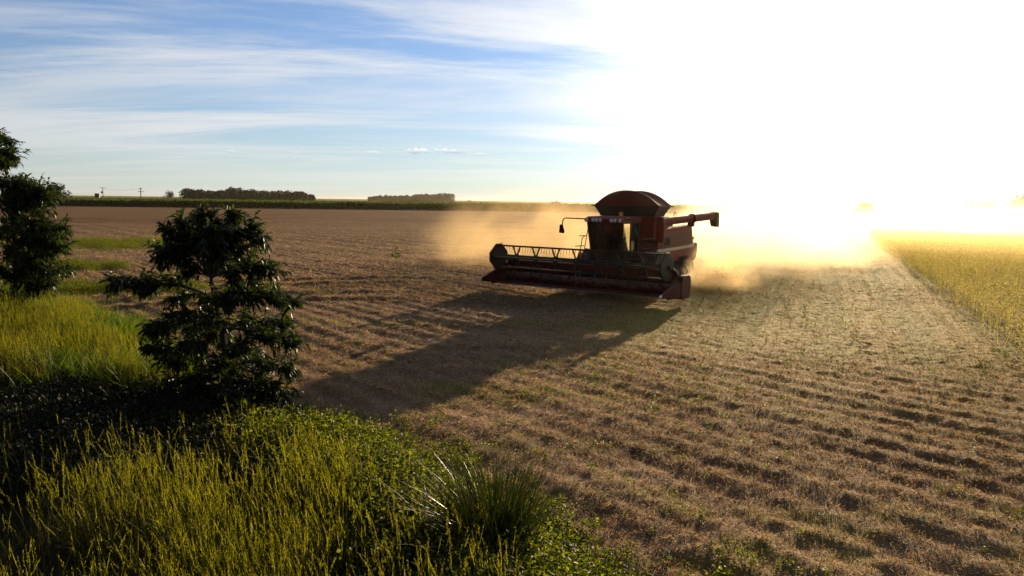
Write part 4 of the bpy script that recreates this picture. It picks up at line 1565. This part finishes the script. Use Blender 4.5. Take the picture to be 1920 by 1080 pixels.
        cy.tube([(2.85, s * (HW + .0), .95), (3.45, s * (HW + .0), 1.32)], .04, 8); cy.tube([(3.4, s * HW, 1.29), (3.75, s * HW, 1.46)], .022, 8)
        cy.build("lift_cylinder", m_steel, header)
        hz_ = MB()
        hz_.tube([(2.75, s * (HW + .16), 1.05), (2.62, s * (HW + .18), 1.3), (2.8, s * (HW + .1), 1.5), (3.3, s * (HW + .05), 1.5), (3.9, s * (HW - .02), 1.55)], .018, 5)
        hz_.build("hydraulic_hose", m_black, header)
    # reel
    rx, rz, rad = 4.05, 1.52, .50
    RW = HW - .22
    rl = MB()
    rl.tube([(rx, -RW, rz), (rx, RW, rz)], .10, 12)
    reel = rl.build("reel", m_black, header)
    for k in range(4):
        a = R(90 + 90 * k)
        bx, bz = rx + rad * math.cos(a), rz + rad * math.sin(a)
        bt = MB()
        bt.box((bx, 0, bz), (.09, 2 * RW, .075))
        bt.build("reel_bat", m_black, header, bevel=.01)
        ti = MB()
        nt = 56
        for i in range(nt):
            y = -RW + .12 + i * (2 * RW - .24) / (nt - 1)
            ti.tube([(bx, y, bz - .02), (bx - .02, y, bz - .14), (bx + .03, y, bz - .27)], .011, 4, cap=False)
        ti.build("reel_tines", m_black, header)
    for i in range(7):
        y = -RW + .95 + i * (2 * RW - 1.9) / 6
        s_ = MB()
        for k in range(4):
            a = R(90 + 90 * k)
            bx, bz = rx + rad * math.cos(a), rz + rad * math.sin(a)
            for w in (-.2, .2):
                s_.bar((rx + .06 * math.cos(a), y + w * .12, rz + .06 * math.sin(a)), (bx, y + w, bz), .045, .07, up=(math.sin(a), 0, -math.cos(a)))
        s_.lathe([(.10, -.05), (.16, -.05), (.16, .05), (.10, .05)], (rx, y, rz), 'y', 14)
        s_.build("reel_spider", m_black, header)
    for s in (-1, 1):
        y0, y1 = s * RW, s * (RW + .09)
        pr_ = []
        for (a, rr_) in ((70, .62), (110, .62), (165, .70), (195, .70), (245, .66), (295, .66), (345, .74), (15, .74)):
            pr_.append((rx + rr_ * math.cos(R(a)), rz + rr_ * math.sin(R(a))))
        # order by angle
        pr_.sort(key=lambda q: math.atan2(q[1] - rz, q[0] - rx))
        MB().prism(pr_, min(y0, y1), max(y0, y1)).build("reel_end_shield", m_black, header, bevel=.02)
    return root


harv = combine()


def copy_tree(o, parent=None):
    c = o.copy(); COL.objects.link(c)
    c.parent = parent
    for chd in list(o.children): copy_tree(chd, c)
    return c


h2 = copy_tree(harv)
h2.location = at(1624, 410, 175); h2.location.z = 0
h2.rotation_euler.z = math.atan2(-math.cos(R(5)), -math.sin(R(5)))
h2["label"] = "pale ghostly harvester far off in the glaring dust at the end of the crop"
h3 = copy_tree(harv)
h3.location = at(1046, 381, 560); h3.location.z = 0
h3.rotation_euler.z = math.atan2(-math.cos(R(-75)), -math.sin(R(-75)))
h3["label"] = "tiny far harvester beyond the green crop strip, trailing pale dust on the skyline"

# ================================================================ DUST AND HAZE
def dust(name, lo, hi, rz, dens, label, col=(1.0, 0.86, 0.62), scale=.35, thr=(.38, .68), g_=0.55, seed=0.0, top_pow=1.0, step=None):
    """billowing dust: a closed volume whose density falls to nothing inside its walls"""
    c = (Vector(lo) + Vector(hi)) / 2; d = Vector(hi) - Vector(lo)
    m, T = new_mat(name)
    tc = T.n('ShaderNodeTexCoord')
    gen = tc.outputs['Generated']
    gx_, gy_, gz_ = T.xyz(gen)
    ox, oy, oz = T.xyz(T.n('ShaderNodeNewGeometry').outputs['Position'])
    u = T.math('MULTIPLY', T.math('SUBTRACT', gx_, 0.5), 2.0); v = T.math('MULTIPLY', T.math('SUBTRACT', gy_, 0.5), 2.0)
    r2 = T.math('ADD', T.math('POWER', T.math('ABSOLUTE', u), 2.0), T.math('POWER', T.math('ABSOLUTE', v), 2.0))
    r2 = T.math('ADD', r2, T.math('POWER', gz_, 2.0))
    fall = T.map(r2, 0.12, 0.97, 1.0, 0.0)
    pos = T.mapping(T.n('ShaderNodeNewGeometry').outputs['Position'], loc=(seed, seed * .7, 0), scale=(1, 1, 1.2))
    nz = T.noise(pos, scale, 4, 0.6, 0.4)
    dn = T.map(nz, thr[0], thr[1])
    dd = T.math('MULTIPLY', T.math('MULTIPLY', fall, dn), dens)
    p = T.n('ShaderNodeVolumePrincipled')
    p.inputs['Color'].default_value = c4(*col)
    p.inputs['Anisotropy'].default_value = g_
    T.link(dd, p.inputs['Density'])
    o = T.n('ShaderNodeOutputMaterial')
    T.link(p.outputs[0], o.inputs['Volume'])
    ob = MB().box((0, 0, 0), tuple(d)).build("dust_cloud", m)
    ob.location = c; ob.rotation_euler = (0, 0, rz)
    tag(ob, label, "dust", kind="stuff")
    return ob


def dust_at(px, py, d, size, rz, dens, label, **k):
    b = at(px, py, d)
    return dust("dust", (b.x - size[0] / 2, b.y - size[1] / 2, -.2), (b.x + size[0] / 2, b.y + size[1] / 2, size[2]), rz, dens, label, **k)


RZ = -R(28)
dust_at(1015, 470, 47, (20, 20, 5.8), RZ, .10, "golden dust drifting behind the header to the left of the harvester", scale=.24, seed=3.0, thr=(.40, .60), col=(.98, .73, .40), g_=.35)
dust_at(1420, 470, 52, (18, 44, 6.2), RZ, .135, "bright billowing dust trailing behind the harvester", scale=.24, seed=9.0, thr=(.40, .60), col=(1.0, .84, .60))
dust_at(1345, 545, 34.5, (4.6, 6.5, 2.6), RZ, .75, "dense orange chaff spray low behind the harvester's rear wheels", scale=.9, seed=5.0, col=(1.0, .78, .45))
dust_at(1750, 410, 215, (190, 250, 10.0), 0, .010, "glaring white dust over the field beyond the standing crop", scale=.12, seed=2.0)
dust_at(1090, 381, 560, (50, 25, 6), 0, .06, "far streak of pale dust on the skyline beside the hopper", scale=.1, seed=4.0)

dust_at(1850, 520, 78, (92, 112, 5.5), 0, .018, "thin golden dust added as a veil of glare over the rows and the standing crop", scale=.06, seed=1.0, thr=(.15, .55), col=(1.0, .79, .42), g_=.70)  # added volume that stands in for the golden glare over the right side
# flying chaff thrown out with the dust
b = at(1340, 530, 35.5)
n = 3200
q = np.abs(rng.normal(0, 1, n))
ax_ = np.array([math.sin(HEAD), math.cos(HEAD), 0.0]); sx_ = np.array([ax_[1], -ax_[0], 0.0])
P = np.array([b.x - .9, b.y - 1.0, .45]) + ax_ * (q * 1.5)[:, None] + sx_ * (rng.normal(.3, .35, n) * (1 + q))[:, None]
P[:, 2] = np.abs(P[:, 2] + rng.normal(0, .32, n) * (.5 + q * .5)) + .03
D = unit(rng.normal(0, 1, (n, 3)))
V, F = leaf_mesh(P, D, unit(rng.normal(0, 1, (n, 3))), rng.uniform(.03, .09, n), rng.uniform(.012, .03, n), 0)
tag(np_mesh("flying_chaff", V, F, m_straw), "cloud of chopped chaff flying out low behind the harvester", "chaff", kind="stuff")
# air
m_haze, T = new_mat("haze_air")
p = T.n('ShaderNodeVolumePrincipled')
p.inputs['Color'].default_value = c4(1.0, 0.86, 0.62)
p.inputs['Density'].default_value = 0.00006
p.inputs['Anisotropy'].default_value = 0.78
o = T.n('ShaderNodeOutputMaterial')
T.link(p.outputs[0], o.inputs['Volume'])
hz = MB().box((0, 0, 5.25), (16000, 16000, 13.5)).build("haze", m_haze)
tag(hz, "thin golden dusty air over the whole field", "haze", kind="stuff")
